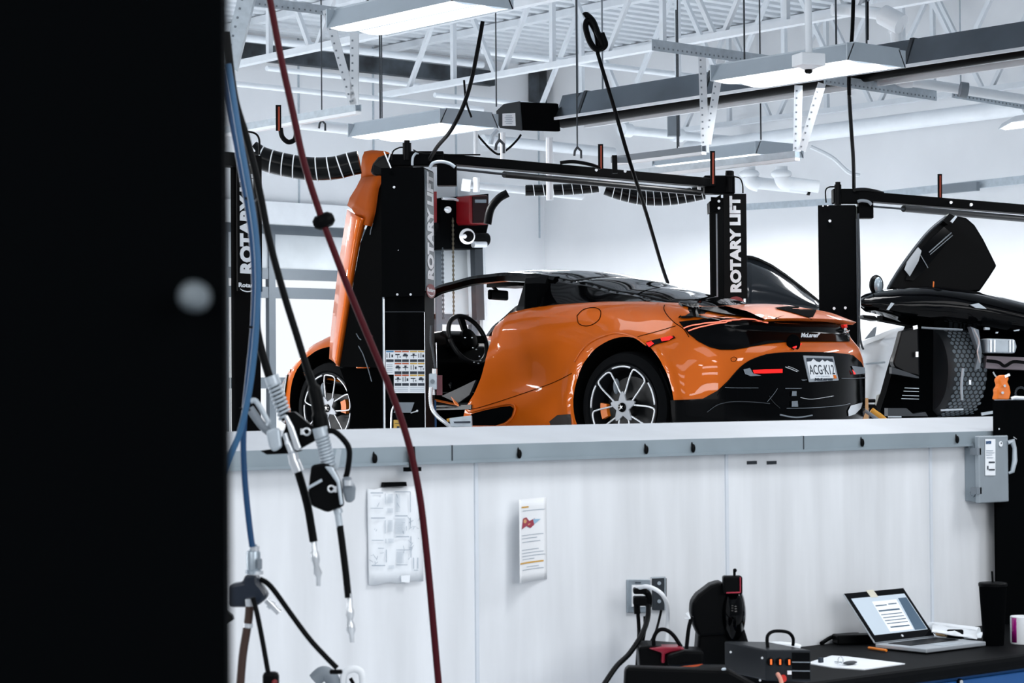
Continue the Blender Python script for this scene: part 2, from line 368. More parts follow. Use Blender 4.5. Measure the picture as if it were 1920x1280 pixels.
# thin rods that hang things from the deck
def rod(px, y0, y1, D, label, m=DGREY, r=.006, name='hanger_rod', hook=True):
    e0 = P(px + (y1 - y0) * .008, y1, D); e0.z = ZC - .02
    mb = MB().cyl(e0 if (m is DGREY and px != 936) or px == 1801 else P(px, y0, D), P(px + (y1 - y0) * .008, y1, D), r, 8)
    if hook:
        e = P(px + (y1 - y0) * .008, y1, D); mb.tube([e, e - V((0, 0, .03)) + CR * .03, e - V((0, 0, .09)) + CR * .03], r * 1.6, 8).tube([e, e - V((0, 0, .03)) - CR * .02, e - V((0, 0, .07)) - CR * .025], r * 1.6, 8)
    solo(name, mb, m, label, 'hanger', 'hanging rods and hooks')
rod(602, 60, 226, 20, 'dark thin rod with a hook, right of the U-shaped strap')
rod(715, 70, 222, 20, 'dark thin rod hanging over the low left lamp', hook=False)
rod(1082, 222, 276, 18, 'short dark rod with a hook under the heater')
rod(930, 112, 200, 19, 'dark thin rod left of the burner box', hook=False)
rod(936, 250, 262, 15, 'dark hook hanging right under the burner box')
rod(1272, 200, 275, 19, 'dark thin rod hanging over the far lamp by the right wall', hook=False)
rod(1426, 172, 262, 18, 'thin rod hanging behind the V-shaped hanger', hook=False)
rod(1395, 2, 118, 15.2, 'thin dark rod holding the left end of the long right lamp', hook=False)
rod(1801, 112, 160, 17, 'thin rod holding the white pipe at far right', hook=False, m=STRUT)
rod(892, 245, 298, 16, 'short white pipe rising above the lift beam', hook=False, m=PIPE_W, r=.016)
rod(943, 248, 300, 17, 'white pipe rising above the lift beam under the burner box', hook=False, m=PIPE_W, r=.02)
rod(1030, 258, 375, 18, 'white pipe standing behind the lift beam, left of its middle', hook=False, m=PIPE_W, r=.028)

def angle_bar(p, q, w_, parent, name, holes=True, side=None):
    p, q = V(p), V(q); d = (q - p); L = d.length; d.normalize(); sd = (side or CR); sd = (sd - d * sd.dot(d)).normalized(); nrm = sd.cross(d)
    if nrm.dot(FW) > 0: nrm = -nrm
    mb = MB().box((p + q) / 2, (L, w_, .004), d, sd, nrm)
    mb.box((p + q) / 2 - nrm * w_ * .4 + sd * w_ * .5, (L, .004, w_ * .8), d, sd, nrm)
    o = part(name, mb, STEEL_W if name == 'perforated_leg' else STRUT, parent)
    if holes:
        hm = MB(); n = int(L / .05)
        for i in range(n): c = p + d * (.05 * i + .025) + nrm * .0035 - sd * w_ * .2; hm.box(c, (.012, .012, .002), d, sd, nrm)
        part('punched_holes', hm, GREY, o, kind='stuff')
    return o
t = thing('pipe_strut', 'perforated grey strut under the deck at the upper left corner', 'strut', P(470, 5, 15), group='perforated struts under the roof')
angle_bar(PY(470, 2, 13.5), PY(668, 27, 13.5), .07, t, 'perforated_angle', side=ZU)
t = thing('pipe_strut', 'perforated grey strut crossing above the heater and the long lamp', 'strut', P(1220, 85, 15), group='perforated struts under the roof')
angle_bar(P(1222, 84, 14.9), P(1470, 118, 16), .075, t, 'perforated_angle', side=ZU)
t = thing('pipe_strut', 'perforated pale strut below the right end of the long lamp', 'strut', P(1540, 150, 15), group='perforated struts under the roof')
angle_bar(P(1545, 148, 16), P(1756, 180, 17), .075, t, 'perforated_angle', side=ZU)
t = thing('pipe_strut', 'perforated pale strut at the right edge of the picture', 'strut', P(1790, 172, 17), group='perforated struts under the roof')
angle_bar(P(1785, 174, 17.1), P(1925, 197, 17.8), .075, t, 'perforated_angle', side=ZU)
t = thing('pipe_strut', 'broad perforated brace rising at the dark column top', 'strut', P(430, 130, 12), group='perforated struts under the roof')
angle_bar(P(428, 128, 12), P(462, -8, 12), .085, t, 'perforated_angle')

# exhaust extraction rails on V-shaped hangers
def rail(label, a, b, z, hang, w_=.045, h=.045, m=STRUT):
    p = PZ(*a, z); q = PX(*b, p.x); q.z = z; q.x = p.x
    t = thing('exhaust_rail', label, 'rail', p)
    part('rail_channel', MB().bar(p, q, w_, .006).bar(p + V((-w_ / 2, 0, h / 2)), q + V((-w_ / 2, 0, h / 2)), .006, h).bar(p + V((w_ / 2, 0, h / 2)), q + V((w_ / 2, 0, h / 2)), .006, h), m, t)
    part('rail_lip', MB().bar(p + V((0, 0, -.012)), q + V((0, 0, -.012)), w_ * 1.05, .02), WHT, t)
    for (fx, fy, tx, ty, D) in hang: angle_bar(P(fx, fy, D), P(tx, ty, D), .055, t, 'perforated_leg')
    return t, p, q
Drl = PZ(672, 206, EYE + 1.9); dd = (Drl - CAM).dot(FW)
rail('white rail with a V-shaped perforated hanger at its near end, upper left', (672, 208), (425, 244), EYE + 1.9, [(662, 196, 612, 18, dd), (664, 196, 664, 62, dd)])
r2 = PZ(1320, 287, EYE + 1.75); d2 = (r2 - CAM).dot(FW)
rail('dark sided rail ending at the wide perforated hanger in the middle', (1320, 284), (1150, 303), EYE + 1.75, [(1322, 286, 1316, 105, d2), (1326, 270, 1352, 112, d2 + .1)], m=GREY)
r3 = PZ(1495, 295, EYE + 1.65); d3 = (r3 - CAM).dot(FW)
rail('long white rail ending at the grey V-shaped hanger right of centre', (1495, 295), (1125, 333), EYE + 1.65, [(1494, 284, 1497, 160, d3), (1503, 282, 1541, 156, d3 - .1)])
r4 = PX(1925, 330, 19.5)
t = thing('exhaust_rail', 'grey rail on the right wall above the second lift', 'rail', PX(1655, 366, 20.2))
part('rail_channel', MB().bar(PX(1650, 366, 20.2), PX(1925, 336, 20.2), .05, .09), STRUT, t)
part('rail_bracket', MB().box(PX(1800, 352, 20.1), (.06, .5, .1)), GREY, t)
part('rail_end', MB().bar(PX(1400, 388, 20.4), PX(1560, 378, 20.4), .05, .08), STRUT, t)

# hanging straps (black with orange inner face)
def strap(label, px, y0, y1, D, u=False):
    t = thing('hose_strap', label, 'strap', P(px, y1, D), group='black and orange hose straps')
    part('strap_web', MB().bar(P(px, y0, D), P(px + (y1 - y0) * .008, y1, D), .035, .012, CR.cross(ZU)), BLK2, t)
    part('orange_core', MB().bar(P(px + 1, y0 + 3, D - .012), P(px + 1, y1, D - .012), .012, .006, CR.cross(ZU)), mat('dark_orange_strap', (.30, .035, .008), .5), t)
    if u:
        pts = path([(526, 240, D), (529, 256, D), (540, 266, D), (552, 262, D), (556, 248, D), (556, 234, D)], 6)
        mb = MB()
        rows = [[q_ - CR * 0, q_] for q_ in pts]
        mb.tube(pts, .016, 8); part('strap_loop', mb, BLK2, t, smooth=True)
strap('black strap hanging in a U shape at upper left, orange inside', 522, 197, 245, 14.5, True)
strap('black strap with orange core standing above the lift beam middle', 1126, 270, 316, 15.2)
strap('black strap with orange core above the right end of lift beam', 1336, 283, 345, 16)
strap('black strap with orange core above the second lift beam', 1762, 326, 372, 18)
t = thing('rail_bracket', 'small dark bracket on a stub above the lift beam, right of the strap', 'bracket', P(1152, 300, 15.2))
part('stub', MB().bar(P(1152, 291, 15.2), P(1153, 325, 15.2), .035, .03, FH), BLK2, t)
part('clamp_plate', MB().box(P(1165, 300, 15.2), (.13, .02, .035), CR, FH, ZU), GREY, t)

# ------------------------------------------------------------------ lamps
ZL = EYE + 2.1
def lamp(label, left, near, right, chains):
    a = PZ(*left, ZL); b = PZ(*near, ZL); c = PZ(*right, ZL)
    x0, x1 = a.x, b.x; y1 = a.y; y0 = c.y
    t = thing('ceiling_light', label, 'lamp', ((x0 + x1) / 2, (y0 + y1) / 2, ZL), group='white suspended ceiling lamps')
    mb = MB(); h = .11
    mb.aabb((x0 + .06, y0, ZL + h), (x1 - .06, y1, ZL + h + .01))
    mb.prism([(x0, y0, ZL), (x0 + .06, y0, ZL + h), (x0 + .07, y0, ZL + h), (x0 + .01, y0, ZL)], (0, y1 - y0, 0))
    mb.prism([(x1, y0, ZL), (x1 - .06, y0, ZL + h), (x1 - .07, y0, ZL + h), (x1 - .01, y0, ZL)], (0, y1 - y0, 0))
    mb.aabb((x0, y0, ZL), (x1, y0 + .01, ZL + h)); mb.aabb((x0, y1 - .01, ZL), (x1, y1, ZL + h))
    part('housing', mb, mat('lamp_housing', (.42, .48, .53), .4, .2), t)
    mb = MB(); xm = (x0 + x1) / 2
    for (u0, u1) in ((x0 + .012, xm - .006), (xm + .006, x1 - .012)):
        rows = []
        for k in range(7):
            s_ = k / 6; rows.append([V((u0 + (u1 - u0) * s_, yy, ZL + .004 - .012 * sin(pi * s_))) for yy in (y0 + .012, y1 - .012)])
        mb.grid(rows)
    part('diffuser', mb, LAMP, t, smooth='all')
    for (cx, cy) in chains:
        q_ = PZ(cx, cy, ZL + h); part('chain', MB().cyl(q_, q_ + V((0, 0, 1.3)), .007, 6).bar(q_, q_ + V((0, .07, -.03)), .006, .006).bar(q_, q_ + V((0, -.07, -.03)), .006, .006), DGREY, t)
lamp('large white lamp at the top of picture, partly cut off', (611, 53), (716, 69), (1005, 23), [(690, 18)])
lamp('white lamp low above the near lift post', (652, 257), (747, 268), (934, 240), [(713, 232)])
lamp('long white lamp with the camera dome in front of it, upper right', (1331, 152), (1421, 168), (1693, 126), [(1396, 120), (1568, 95), (1625, 90)])
lamp('far white lamp seen between the two V-shaped hangers', (1222, 311), (1290, 321), (1440, 290), [(1270, 284)])
t = thing('ceiling_light', 'small corner of a white lamp at the right edge', 'lamp', P(1905, 230, 18), group='white suspended ceiling lamps')
part('housing', MB().prism([P(1896, 229, 18), P(1904, 217, 18), P(1990, 205, 17.2), P(1990, 217, 17.2)], FH * .5), STEEL_W, t); part('diffuser', MB().prism([P(1897, 230, 18), P(1990, 219, 17.2), P(1990, 222, 17.2), P(1905, 233, 18)], FH * .4), LAMP, t)

# ------------------------------------------------------------------ radiant heater
zH = EYE + 2.3
h0 = PZ(1040, 222, zH); XH = h0.x; h1y = 7.2
t = thing('radiant_heater', 'long dark tube heater with a black burner box at its far end', 'heater', h0)
yy0, yy1 = h1y, h0.y
mb = MB().prism([(XH, yy0, zH), (XH + .09, yy0, zH + .2), (XH + .26, yy0, zH + .2), (XH + .35, yy0, zH), (XH + .342, yy0, zH), (XH + .255, yy0, zH + .19), (XH + .095, yy0, zH + .19), (XH + .008, yy0, zH)], (0, yy1 - yy0, 0))
part('reflector', mb, mat('heater_reflector', (.12, .14, .16), .25, .85, noise=.25, nscale=2), t)
for yk in (yy0 + 1.2, yy0 + 3, yy0 + 5, yy1 - .3):
  mb = MB().prism([(XH - .005, yk, zH), (XH + .085, yk, zH + .21), (XH + .265, yk, zH + .21), (XH + .355, yk, zH), (XH + .345, yk, zH), (XH + .26, yk, zH + .2), (XH + .09, yk, zH + .2), (XH, yk, zH)], (0, .03, 0))
  part('reflector_bracket', mb, DGREY, t)
part('burner_tube', MB().cyl((XH + .175, yy0, zH + .04), (XH + .175, yy1 + .1, zH + .0), .06, 14), BLK2, t, smooth=True)
part('tube_edge', MB().aabb((XH - .008, yy0, zH - .012), (XH + .012, yy1, zH + .010)).aabb((XH + .33, yy0, zH - .055), (XH + .358, yy1, zH - .01)), STEEL_W, t)
Db = (h0 - CAM).dot(FW) - .1
def PB(x, y, k=0): return P(x, y, Db + k)
bx = [PB(932, 211), PB(947, 197), PB(990, 189), PB(1010, 189, .25), PB(1022, 195, .3)]
# eight-sided box: end plate polygon extruded toward -Y (toward viewer right)
e = [PB(933, 210), PB(946, 196), PB(983, 190), PB(1000, 200), PB(978, 245), PB(940, 240), PB(933, 226)]
ep = [PB(933, 208), PB(947, 195), PB(976, 190), PB(980, 245), PB(940, 240), PB(933, 228)]
L_ = PB(1052, 252, .12) - PB(980, 245); L_.z = 0
part('burner_box', MB().prism(ep, L_), BLK, t, bev=.01)
part('end_plate', MB().prism([p - L_.normalized() * .012 for p in ep], L_.normalized() * .01), mat('end_plate_grey', (.022, .027, .032), .5), t)
dpl = (PB(976, 230) - PB(940, 230)); 
part('rating_label', MB().prism([PB(942, 213, -.06), PB(966, 212, -.06), PB(967, 236, -.06), PB(942, 236, -.06)], -FH * .004), PAPER, t)
mb = MB()
for k in range(5): mb.box(PB(954, 217 + k * 3.6, -.07), (.07 if k % 2 else .05, .002, .004), CR, FH, ZU)
part('label_text', mb, INKL, t)
pts = path([(893, 250, Db), (903, 262, Db), (920, 280, Db), (936, 289, Db), (955, 277, Db), (970, 262, Db), (977, 252, Db)], 8)
part('power_cord', MB().tube(pts, .009, 8), BLK2, t, smooth=True)
part('gas_hose', MB().tube(path([(934, 244, Db), (924, 255, Db), (920, 270, Db)], 8), .02, 8), STRUT, t, smooth=True)
for cx in (1083, 1130): q_ = P(cx, 183 - (cx - 1083) * .15, Db); part('chain', MB().cyl(q_, q_ + V((0, 0, .9)), .008, 6), GREY, t)
# camera dome on pole
D = 13.6
t = thing('security_camera', 'white dome camera on a white pole in front of the long lamp', 'camera', P(1515, 140, D))
part('pole', MB().cyl(P(1514, -60, D), P(1517, 108, D), .022, 14), PIPE_W, t, smooth=True)
part('junction_box', MB().box(P(1516, 113, D), (.16, .14, .075), (CR + FH * .35).normalized(), (FH - CR * .35).normalized(), ZU), WHT, t, bev=.006)
part('dome_base', MB().lathe(P(1516, 120, D), -ZU, [(0, .068), (.012, .066), (.025, .045), (.034, .028), (.036, 0)], 24), WHT, t, smooth=True)
part('lens', MB().lathe(P(1516, 129, D), -ZU, [(0, .024), (.018, .024), (.028, .016), (.031, 0)], 16), BGL, t, smooth=True)
for (label, pts, r_) in (('coiled black air hose hanging from the deck above the joist', [(1095, 30, 15), (1100, 28, 15), (1112, 40, 15), (1120, 60, 15), (1130, 85, 15), (1118, 92, 15), (1106, 78, 15), (1098, 50, 15), (1104, 38, 15), (1118, 62, 15.02), (1124, 90, 15.02), (1135, 84, 15.0), (1128, 62, 15)], .02),
    ('long black cable slanting from the coiled hose down behind the car', [(1120, 92, 15.05), (1123, 108, 15), (1148, 190, 15), (1180, 300, 15), (1212, 400, 15.5), (1240, 495, 16), (1252, 530, 16.2)], .013),
    ('black cable running down to the top of near lift post', [(905, 40, 13), (898, 80, 13), (884, 150, 13), (868, 200, 13), (845, 245, 13.2), (820, 275, 13.6), (806, 298, 14)], .012),
    ('thin black cord dangling behind the black cable at upper left', [(870, 150, 17), (874, 190, 17), (884, 220, 17)], .008),
    ('black cable hanging straight down to the second lift', [(1600, 0, 16), (1598, 60, 16), (1593, 120, 16), (1592, 170, 16), (1596, 240, 16.3), (1600, 300, 16.6), (1601, 352, 17)], .014),
    ('second black cable behind the right end of the long lamp', [(1626, 3, 17), (1626, 75, 17)], .012)):
    solo('air_hose' if 'hose hanging' in label else 'hanging_cable', MB().tube(path(pts, 8), r_, 8), BLK2, label, 'cable', smooth=True)
# sprinkler elbows on the right wall under the long rail
for (label, a) in (('bright white pipe drop with an elbow left of its twin, above post with lettering', 1405), ('bright white pipe drop with an elbow, right one of the two near the wall', 1465)):
    D = 22 if a < 1450 else 21.3
    t = thing('drain_pipe', label, 'pipe', P(a, 345, D))
    part('drop', MB().cyl(P(a, 312, D), P(a, 335, D), .06, 14), PIPE_W, t, smooth=True)
    part('elbow', MB().ell(P(a, 326, D), (.1, .1, .05)).tube(path([(a, 330, D), (a + 5, 341, D), (a + 18, 346, D)], 6), .075, 14), PIPE_W, t, smooth=True)
    part('horizontal_run', MB().cyl(P(a + 15, 343, D), P(a + (112 if a < 1450 else 70), 353 if a < 1450 else 350, D), .06, 14), PIPE_W, t, smooth=True)
    if a < 1450: part('open_end', MB().cyl(P(a + 110, 353, D - .02), P(a + 115, 354, D - .02), .068, 14), BLK2, t, smooth=True)
solo('wall_conduit', MB().tube(path([(1520, 275, 22), (1560, 295, 22), (1590, 322, 22), (1612, 329, 22)], 6), .022, 8), PIPE_W, 'thin white conduit slanting down the right wall with a black end', 'pipe', smooth=True)
solo('wall_bracket', MB().box(P(1263, 227, 22), (.12, .1, .3), CR, FH, ZU), GREY, 'small dark grey box on the far right wall behind the hangers', 'box')

# ------------------------------------------------------------------ ribbed exhaust hoses
def exhaust_hose(label, pts, r, pitch, D, group='black ribbed exhaust hoses', wm=WHT):
    pp = path(pts, 14)
    t = thing('exhaust_hose', label, 'hose', pp[0], group=group)
    part('hose_body', MB().tube(pp, r, 24), mat('glossy_hose_rubber', (.0025, .003, .0035), .2, spec=.2), t, smooth=True)
    acc = 0; mb = MB(); last = pp[0]
    for i in range(1, len(pp)):
        acc += (pp[i] - pp[i - 1]).length
        if acc > pitch:
            acc = 0; d = (pp[i] - pp[i - 1]).normalized(); tilt = (d + ZU * .12).normalized()
            a = tilt.orthogonal().normalized(); b = tilt.cross(a)
            ring = [pp[i] + (a * cos(k) + b * sin(k)) * (r * 1.03) for k in [2 * pi * j / 24 for j in range(25)]]
            part('spiral_wire', MB().tube(ring, r * .055, 6), wm, t, smooth=True)
    return t
exhaust_hose('thick black ribbed hose sagging at left, between post lettering and orange door', [(470, 284, 14.6), (492, 297, 14.6), (530, 308, 14.6), (580, 316, 14.6), (625, 315, 14.6), (655, 308, 14.6), (674, 304, 14.6)], .076, .07, 14.6)
exhaust_hose('black ribbed hose with bright rings under the right half of lift beam', [(1136, 352, 19), (1165, 362, 19), (1200, 370, 19), (1240, 372, 19), (1280, 368, 19), (1320, 360, 19)], .062, .062, 19)
exhaust_hose('slim black ribbed hose behind the lift beam, left half', [(985, 357, 20), (1030, 356, 20), (1080, 354, 20), (1122, 350, 20)], .05, .07, 20)
solo('fume_hose', MB().tube(path([(952, 362, 19), (935, 372, 19), (920, 392, 19), (914, 420, 19)], 8), .035, 12), BLK2, 'black bent hose behind the door operator', 'hose', smooth=True)
# white pipe with valve under the lift beam
t = thing('water_pipe', 'white horizontal pipe under the lift beam above the door operator', 'pipe', P(872, 345, 20))
part('pipe', MB().cyl(P(872, 345, 20), P(1090, 368, 21), .035, 12), PIPE_W, t, smooth=True)
part('fitting', MB().cyl(P(866, 346, 20), P(882, 348, 20), .055, 12).cyl(P(893, 333, 20), P(893, 360, 20), .03, 10), PIPE_W, t, smooth=True)

# ------------------------------------------------------------------ overhead door operator
Y0 = 23.2
def Q(x, y, k=0): return PY(x, y, Y0 + k)
t = thing('door_operator', 'black chain door operator with a red cover, right of the near lift post', 'motor', Q(870, 465))
part('back_plate', MB().prism([Q(826, 371), Q(916, 363), Q(916, 420), Q(905, 466), Q(826, 467)], (0, .38, 0)), BLK, t)
part('red_cover', MB().prism([Q(881, 366, -.3), Q(916, 366, -.3), Q(916, 421, -.3), Q(884, 420, -.3), Q(881, 414, -.3)], (0, .3, 0)), REDP, t, bev=.02)
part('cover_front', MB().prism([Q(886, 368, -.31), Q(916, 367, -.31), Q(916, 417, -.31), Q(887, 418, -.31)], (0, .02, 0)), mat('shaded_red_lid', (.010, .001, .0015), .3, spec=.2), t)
part('rating_label', MB().prism([Q(891, 374, -.325), Q(912, 374, -.325), Q(912, 380, -.325), Q(891, 380, -.325)], (0, .01, 0)), GREY, t)
part('chain_wheel', MB().cyl(Q(876, 443, -.1), Q(876, 443, -.22), .105, 24), SILV, t, smooth=True)
part('wheel_slot', MB().cyl(Q(878, 443, -.2), Q(878, 443, -.235), .075, 24), BLK2, t, smooth=True)
part('wheel_hub', MB().cyl(Q(871, 443, -.2), Q(871, 443, -.26), .03, 16), SILV, t, smooth=True)
part('motor', MB().cyl(Q(884, 447, -.1), Q(912, 449, -.1), .09, 16), BLK2, t, smooth=True)
part('motor_band', MB().cyl(Q(887, 458, -.16), Q(910, 458, -.16), .045, 12), SILV, t, smooth=True)
part('brake_arm', MB().tube([Q(829, 372, -.05), Q(851, 373, -.05), Q(876, 381, -.05)], .018, 8), SILV, t)
part('pulley', MB().cyl(Q(840, 393, -.02), Q(840, 393, -.09), .045, 20).cyl(Q(833, 392, -.09), Q(841, 393, -.12), .02, 10), SILV, t, smooth=True)
for px, y0, y1 in ((830, 466, 600), (849, 410, 600)):
    mb = MB(); y = y0; k = 0
    while y < y1:
        c = Q(px + (y - y0) * .01, y, -.12)
        mb.box(c, (.03 if k % 2 else .012, .012, .03)); y += 4.2; k += 1
    part('pull_chain', mb, mat('dull_brass_chain', (.10, .085, .06), .4, .7) if px > 840 and y0 < 440 else DGREY, t)
solo('door_track', MB().bar(Q(893, 460, .2), Q(897, 600, .2), .14, .10, V((0, 1, 0))), DGREY, 'dark vertical door track below the operator', 'track')
solo('door_jamb', MB().bar(Q(884, 465, .4), Q(888, 600, .4), .10, .08, V((0, 1, 0))).bar(Q(903, 465, .4), Q(907, 600, .4), .05, .08, V((0, 1, 0))), SILV, 'bright vertical door jamb strips around the track', 'jamb')
t = thing('fire_alarm_box', 'narrow red box just right of the lettered lift post', 'box', Q(816, 418))
part('red_box', MB().prism([Q(810, 359), Q(819, 359), Q(819, 417), Q(810, 416)], (0, .2, 0)), REDP, t)
part('cord', MB().tube([Q(819, 418), Q(820, 428), Q(814, 440)], .02, 8), BLK2, t)
# ------------------------------------------------------------------ car lifts
def vprism(cols, y0, y1, zt=None, zb_=0.0):
    """upright prism: footprint from (pixel column, depth) pairs, top height zt"""
    pts = [P(x, 700, D) for x, D in cols]; return MB().prism([(p.x, p.y, zb_) for p in pts], (0, 0, zt - zb_))
def ztop(x, y, D): return P(x, y, D).z
LIFTG = 'black two-post car lifts'
PADM = mat('black_foam_bar', (.004, .005, .006), .35, spec=.5)

t = thing('car_lift', 'black two-post lift straddling the orange car, with warning decals on its near post', 'car lift', (P(760, 700, 14.3).x, P(760, 700, 14.3).y, 0), group=LIFTG)
zA = ztop(760, 314, 14.2)
def zpost(name, cols, D, ytop, ybot=None):
    zt = ztop(cols[0][0], ytop, cols[0][1]); zb2 = 0 if ybot is None else ztop(cols[0][0], ybot, cols[0][1]); return vprism(cols, 0, 0, zt, zb2)
part('post', zpost('p', [(722, 14.25), (797, 14.2), (815, 14.5), (738, 14.6)], 0, 314), BLK, t, bev=.004)
part('post_edge', zpost('p', [(718, 14.24), (721, 14.24), (722, 14.4), (719, 14.4)], 0, 330), GALV, t)
part('upper_cover', zpost('p', [(717, 14.18), (797, 14.13), (797, 14.17), (717, 14.22)], 0, 314, 556), BLK, t)
part('lower_cover_rail', zpost('p', [(719.5, 14.16), (722, 14.16), (722, 14.2), (719.5, 14.2)], 0, 560, 830), SILV, t)
part('lower_cover_rail', zpost('p', [(796, 14.10), (797.3, 14.10), (797.3, 14.2), (796, 14.2)], 0, 585, 830), SILV, t)
mb = MB()
for (x, y) in ((739, 351), (745, 552), (770, 552), (747, 469)): q = P(x, y, 14.16); mb.lathe(q, -FH, [(0, .008 if y != 469 else .003), (.006, .008 if y != 469 else .003), (.009, .002)], 12)
part('bolt', mb, SILV, t)
q = P(734, 325, 14.15); part('round_hole', MB().cyl(q, q - FH * .01, .013, 16), BLKM, t)
def PA(x, y, k=0): return P(x, y, 14.12 + k)
part('upper_cover_seam', MB().prism([PA(722, 584), PA(796, 584), PA(796, 585), PA(722, 585)], -FH * .01), DGREY, t)
# vertical lettering on decal plates
def decal(parent, x0, x1, D0, D1, y0, y1, tx0, tx1, ty0, ty1, plate=BLK2, letter=TXTW, logo=True, s='ROTARY LIFT', hb=0):
    a = P(x0, (y0 + y1) / 2, D0); b = P(x1, (y0 + y1) / 2, D1); xd = (b - a); xd.z = 0; wdt = xd.length; xd.normalize(); nrm = ZU.cross(xd)
    if nrm.dot(FW) > 0: nrm = -nrm
    zt, zb2 = ztop(x0, y0, D0), ztop(x0, y1, D0)
    pm = MB().box((a.x + xd.x * wdt / 2, a.y + xd.y * wdt / 2, (zt + zb2) / 2), (wdt, .006, zt - zb2), xd, nrm, ZU)
    part('decal_plate', pm, plate, parent)
    fx0 = (tx0 - x0) / (x1 - x0) * wdt; fx1 = (tx1 - x0) / (x1 - x0) * wdt
    zt2, zb3 = ztop(x0, ty0, D0), ztop(x0, ty1, D0)
    o = V((a.x, a.y, 0)) + xd * fx1 + nrm * .006; o.z = zb3
    text('lettering', s, letter, parent, o, ZU, -xd, fx1 - fx0, zt2 - zb3, bold=.055, ext=.002)
    if logo:
        c = V((a.x, a.y, 0)) + xd * (fx0 + fx1) / 2 + nrm * .006; c.z = zb3 - .075
        rx = (fx1 - fx0) * .72; mb = MB(); n = 28
        mb.add([c + xd * rx * cos(2 * pi * k / n) + ZU * .045 * sin(2 * pi * k / n) for k in range(n)], [tuple(range(n))])
        if logo == 'red': part('logo_badge', mb, REDP, parent, solid=.002)
        text('logo_lettering', 'Rotary', TXTW, parent, c - xd * rx * .85 - ZU * .014 + nrm * .003, xd, ZU, .034, rx * 1.7, bold=.03)
        mb = MB(); rows = [[c + xd * rx * .8 * cos(a_) + ZU * (.034 * sin(a_)) + nrm * .003, c + xd * rx * .8 * cos(a_) + ZU * (.026 * sin(a_) - .001) + nrm * .003] for a_ in [pi + .5 + (pi - 1) * k / 12 for k in range(13)]]
        part('logo_swoosh', MB().grid(rows), TXTW, parent, solid=.001)
decal(t, 797.5, 813, 14.18, 14.42, 317, 545, 799.5, 811, 320, 522, plate=TXTG, logo='red')
# far post of the same lift
part('post', zpost('p', [(1336, 16.1), (1358, 16.2), (1396, 16.35), (1372, 16.6), (1345, 16.5)], 0, 368), BLK, t, bev=.003)
part('slide_rail', zpost('p', [(1345, 16.02), (1348, 16.02), (1348, 16.1), (1345, 16.1)], 0, 400), GREY, t)
part('slide_rail', zpost('p', [(1333, 16.05), (1336.5, 16.05), (1336.5, 16.1), (1333, 16.1)], 0, 395), BLK2, t)
decal(t, 1357, 1400, 16.1, 16.12, 363, 560, 1368, 1389, 367, 548, logo='red')
part('gusset', MB().prism([P(1330, 378, 16), P(1352, 364, 16), P(1352, 392, 16), P(1331, 398, 16)], FH * .2), BLK, t)
mb = MB()
for (x, y) in ((1348, 377), (1348, 390)): mb.cyl(P(x, y, 15.99), P(x, y, 15.96), .010, 12)
part('bolt', mb, SILV, t)
# overhead beam
def beam(t, a, b, Da, Db_, h, w_=.10):
    p = P(*a, Da); q = P(*b, Db_); return MB().bar(p - V((0, 0, h / 2)), q - V((0, 0, h / 2)), w_, h)
part('crossbeam', beam(t, (800, 287), (1362, 338), 14.3, 16.3, .062), BLK, t, bev=.004)
part('beam_head', MB().box(P(800, 298, 14.35), (.22, .12, .09), CR, FH, ZU).box(P(752, 302, 14.35), (.15, .14, .075), CR, FH, ZU), BLK, t, bev=.006)
part('beam_head', MB().box(P(1348, 347, 16.2), (.22, .12, .13), CR, FH, ZU).box(P(1368, 345, 16.2), (.055, .1, .18), CR, FH, ZU), BLK, t, bev=.006)
part('hydraulic_cylinder', MB().cyl(P(763, 300, 14.3), P(763, 268, 14.3), .028, 16).cyl(P(763, 268, 14.3), P(763, 263, 14.3), .018, 12), BLK2, t, smooth=True)
part('hydraulic_cylinder', MB().cyl(P(1367, 360, 16.15), P(1367, 320, 16.15), .026, 16), BLK2, t, smooth=True)
part('shutoff_box', MB().box(P(838, 328, 14.3), (.125, .1, .14), CR, FH, ZU), BLK, t, bev=.004)
part('elbow_pipe', MB().tube(path([(806, 315, 14.2), (812, 306, 14.2), (826, 303, 14.2), (842, 306, 14.2), (853, 313, 14.2)], 8), .011, 10), STRUT, t, smooth=True)
part('sensor_rod', MB().cyl(P(855, 317, 14.3), P(950, 327, 14.6), .008, 8), DGREY, t)
part('padded_bar', MB().cyl(P(945, 327, 14.6), P(1312, 361, 16.1), .021, 14), PADM, t, smooth=True)
part('bar_bracket', MB().cyl(P(1311, 345, 16.1), P(1312, 366, 16.1), .012, 8), SILV, t)
mb = MB()
for (x, y) in ((1064, 315), (1118, 319), (1172, 321)): q = P(x, y, 15.2); mb.cyl(q, q - FH * .02, .010, 10)
part('bolt', mb, SILV, t)
for (x0, y0, pts) in ((0, 0, [(735, 300, 14.2), (737, 284, 14.2), (748, 277, 14.2), (756, 276, 14.2)]), (0, 0, [(1362, 330, 16.1), (1385, 333, 16.1), (1392, 345, 16.1), (1393, 362, 16.1)]),
    (0, 0, [(775, 281, 14.2), (790, 287, 14.2), (830, 290, 14.3), (900, 290, 14.5)]), (0, 0, [(1050, 305, 15.1), (1075, 303, 15.1), (1105, 308, 15.1), (1125, 315, 15.2)])):
    part('cable', MB().tube(path(pts, 8), .005 if pts[0][0] not in (1050,) else .012, 6), BLK2, t, smooth=True)
part('bracket_strap', MB().bar(P(720, 284, 14.1), P(733, 315, 14.1), .008, .008).bar(P(733, 284, 14.15), P(728, 300, 14.1), .007, .007), SILV, t)
part('arched_conduit', MB().tube(path([(773, 310, 14.2), (774, 296, 14.2), (779, 288, 14.2), (785, 287, 14.2)], 6), .008, 8), STRUT, t, smooth=True)
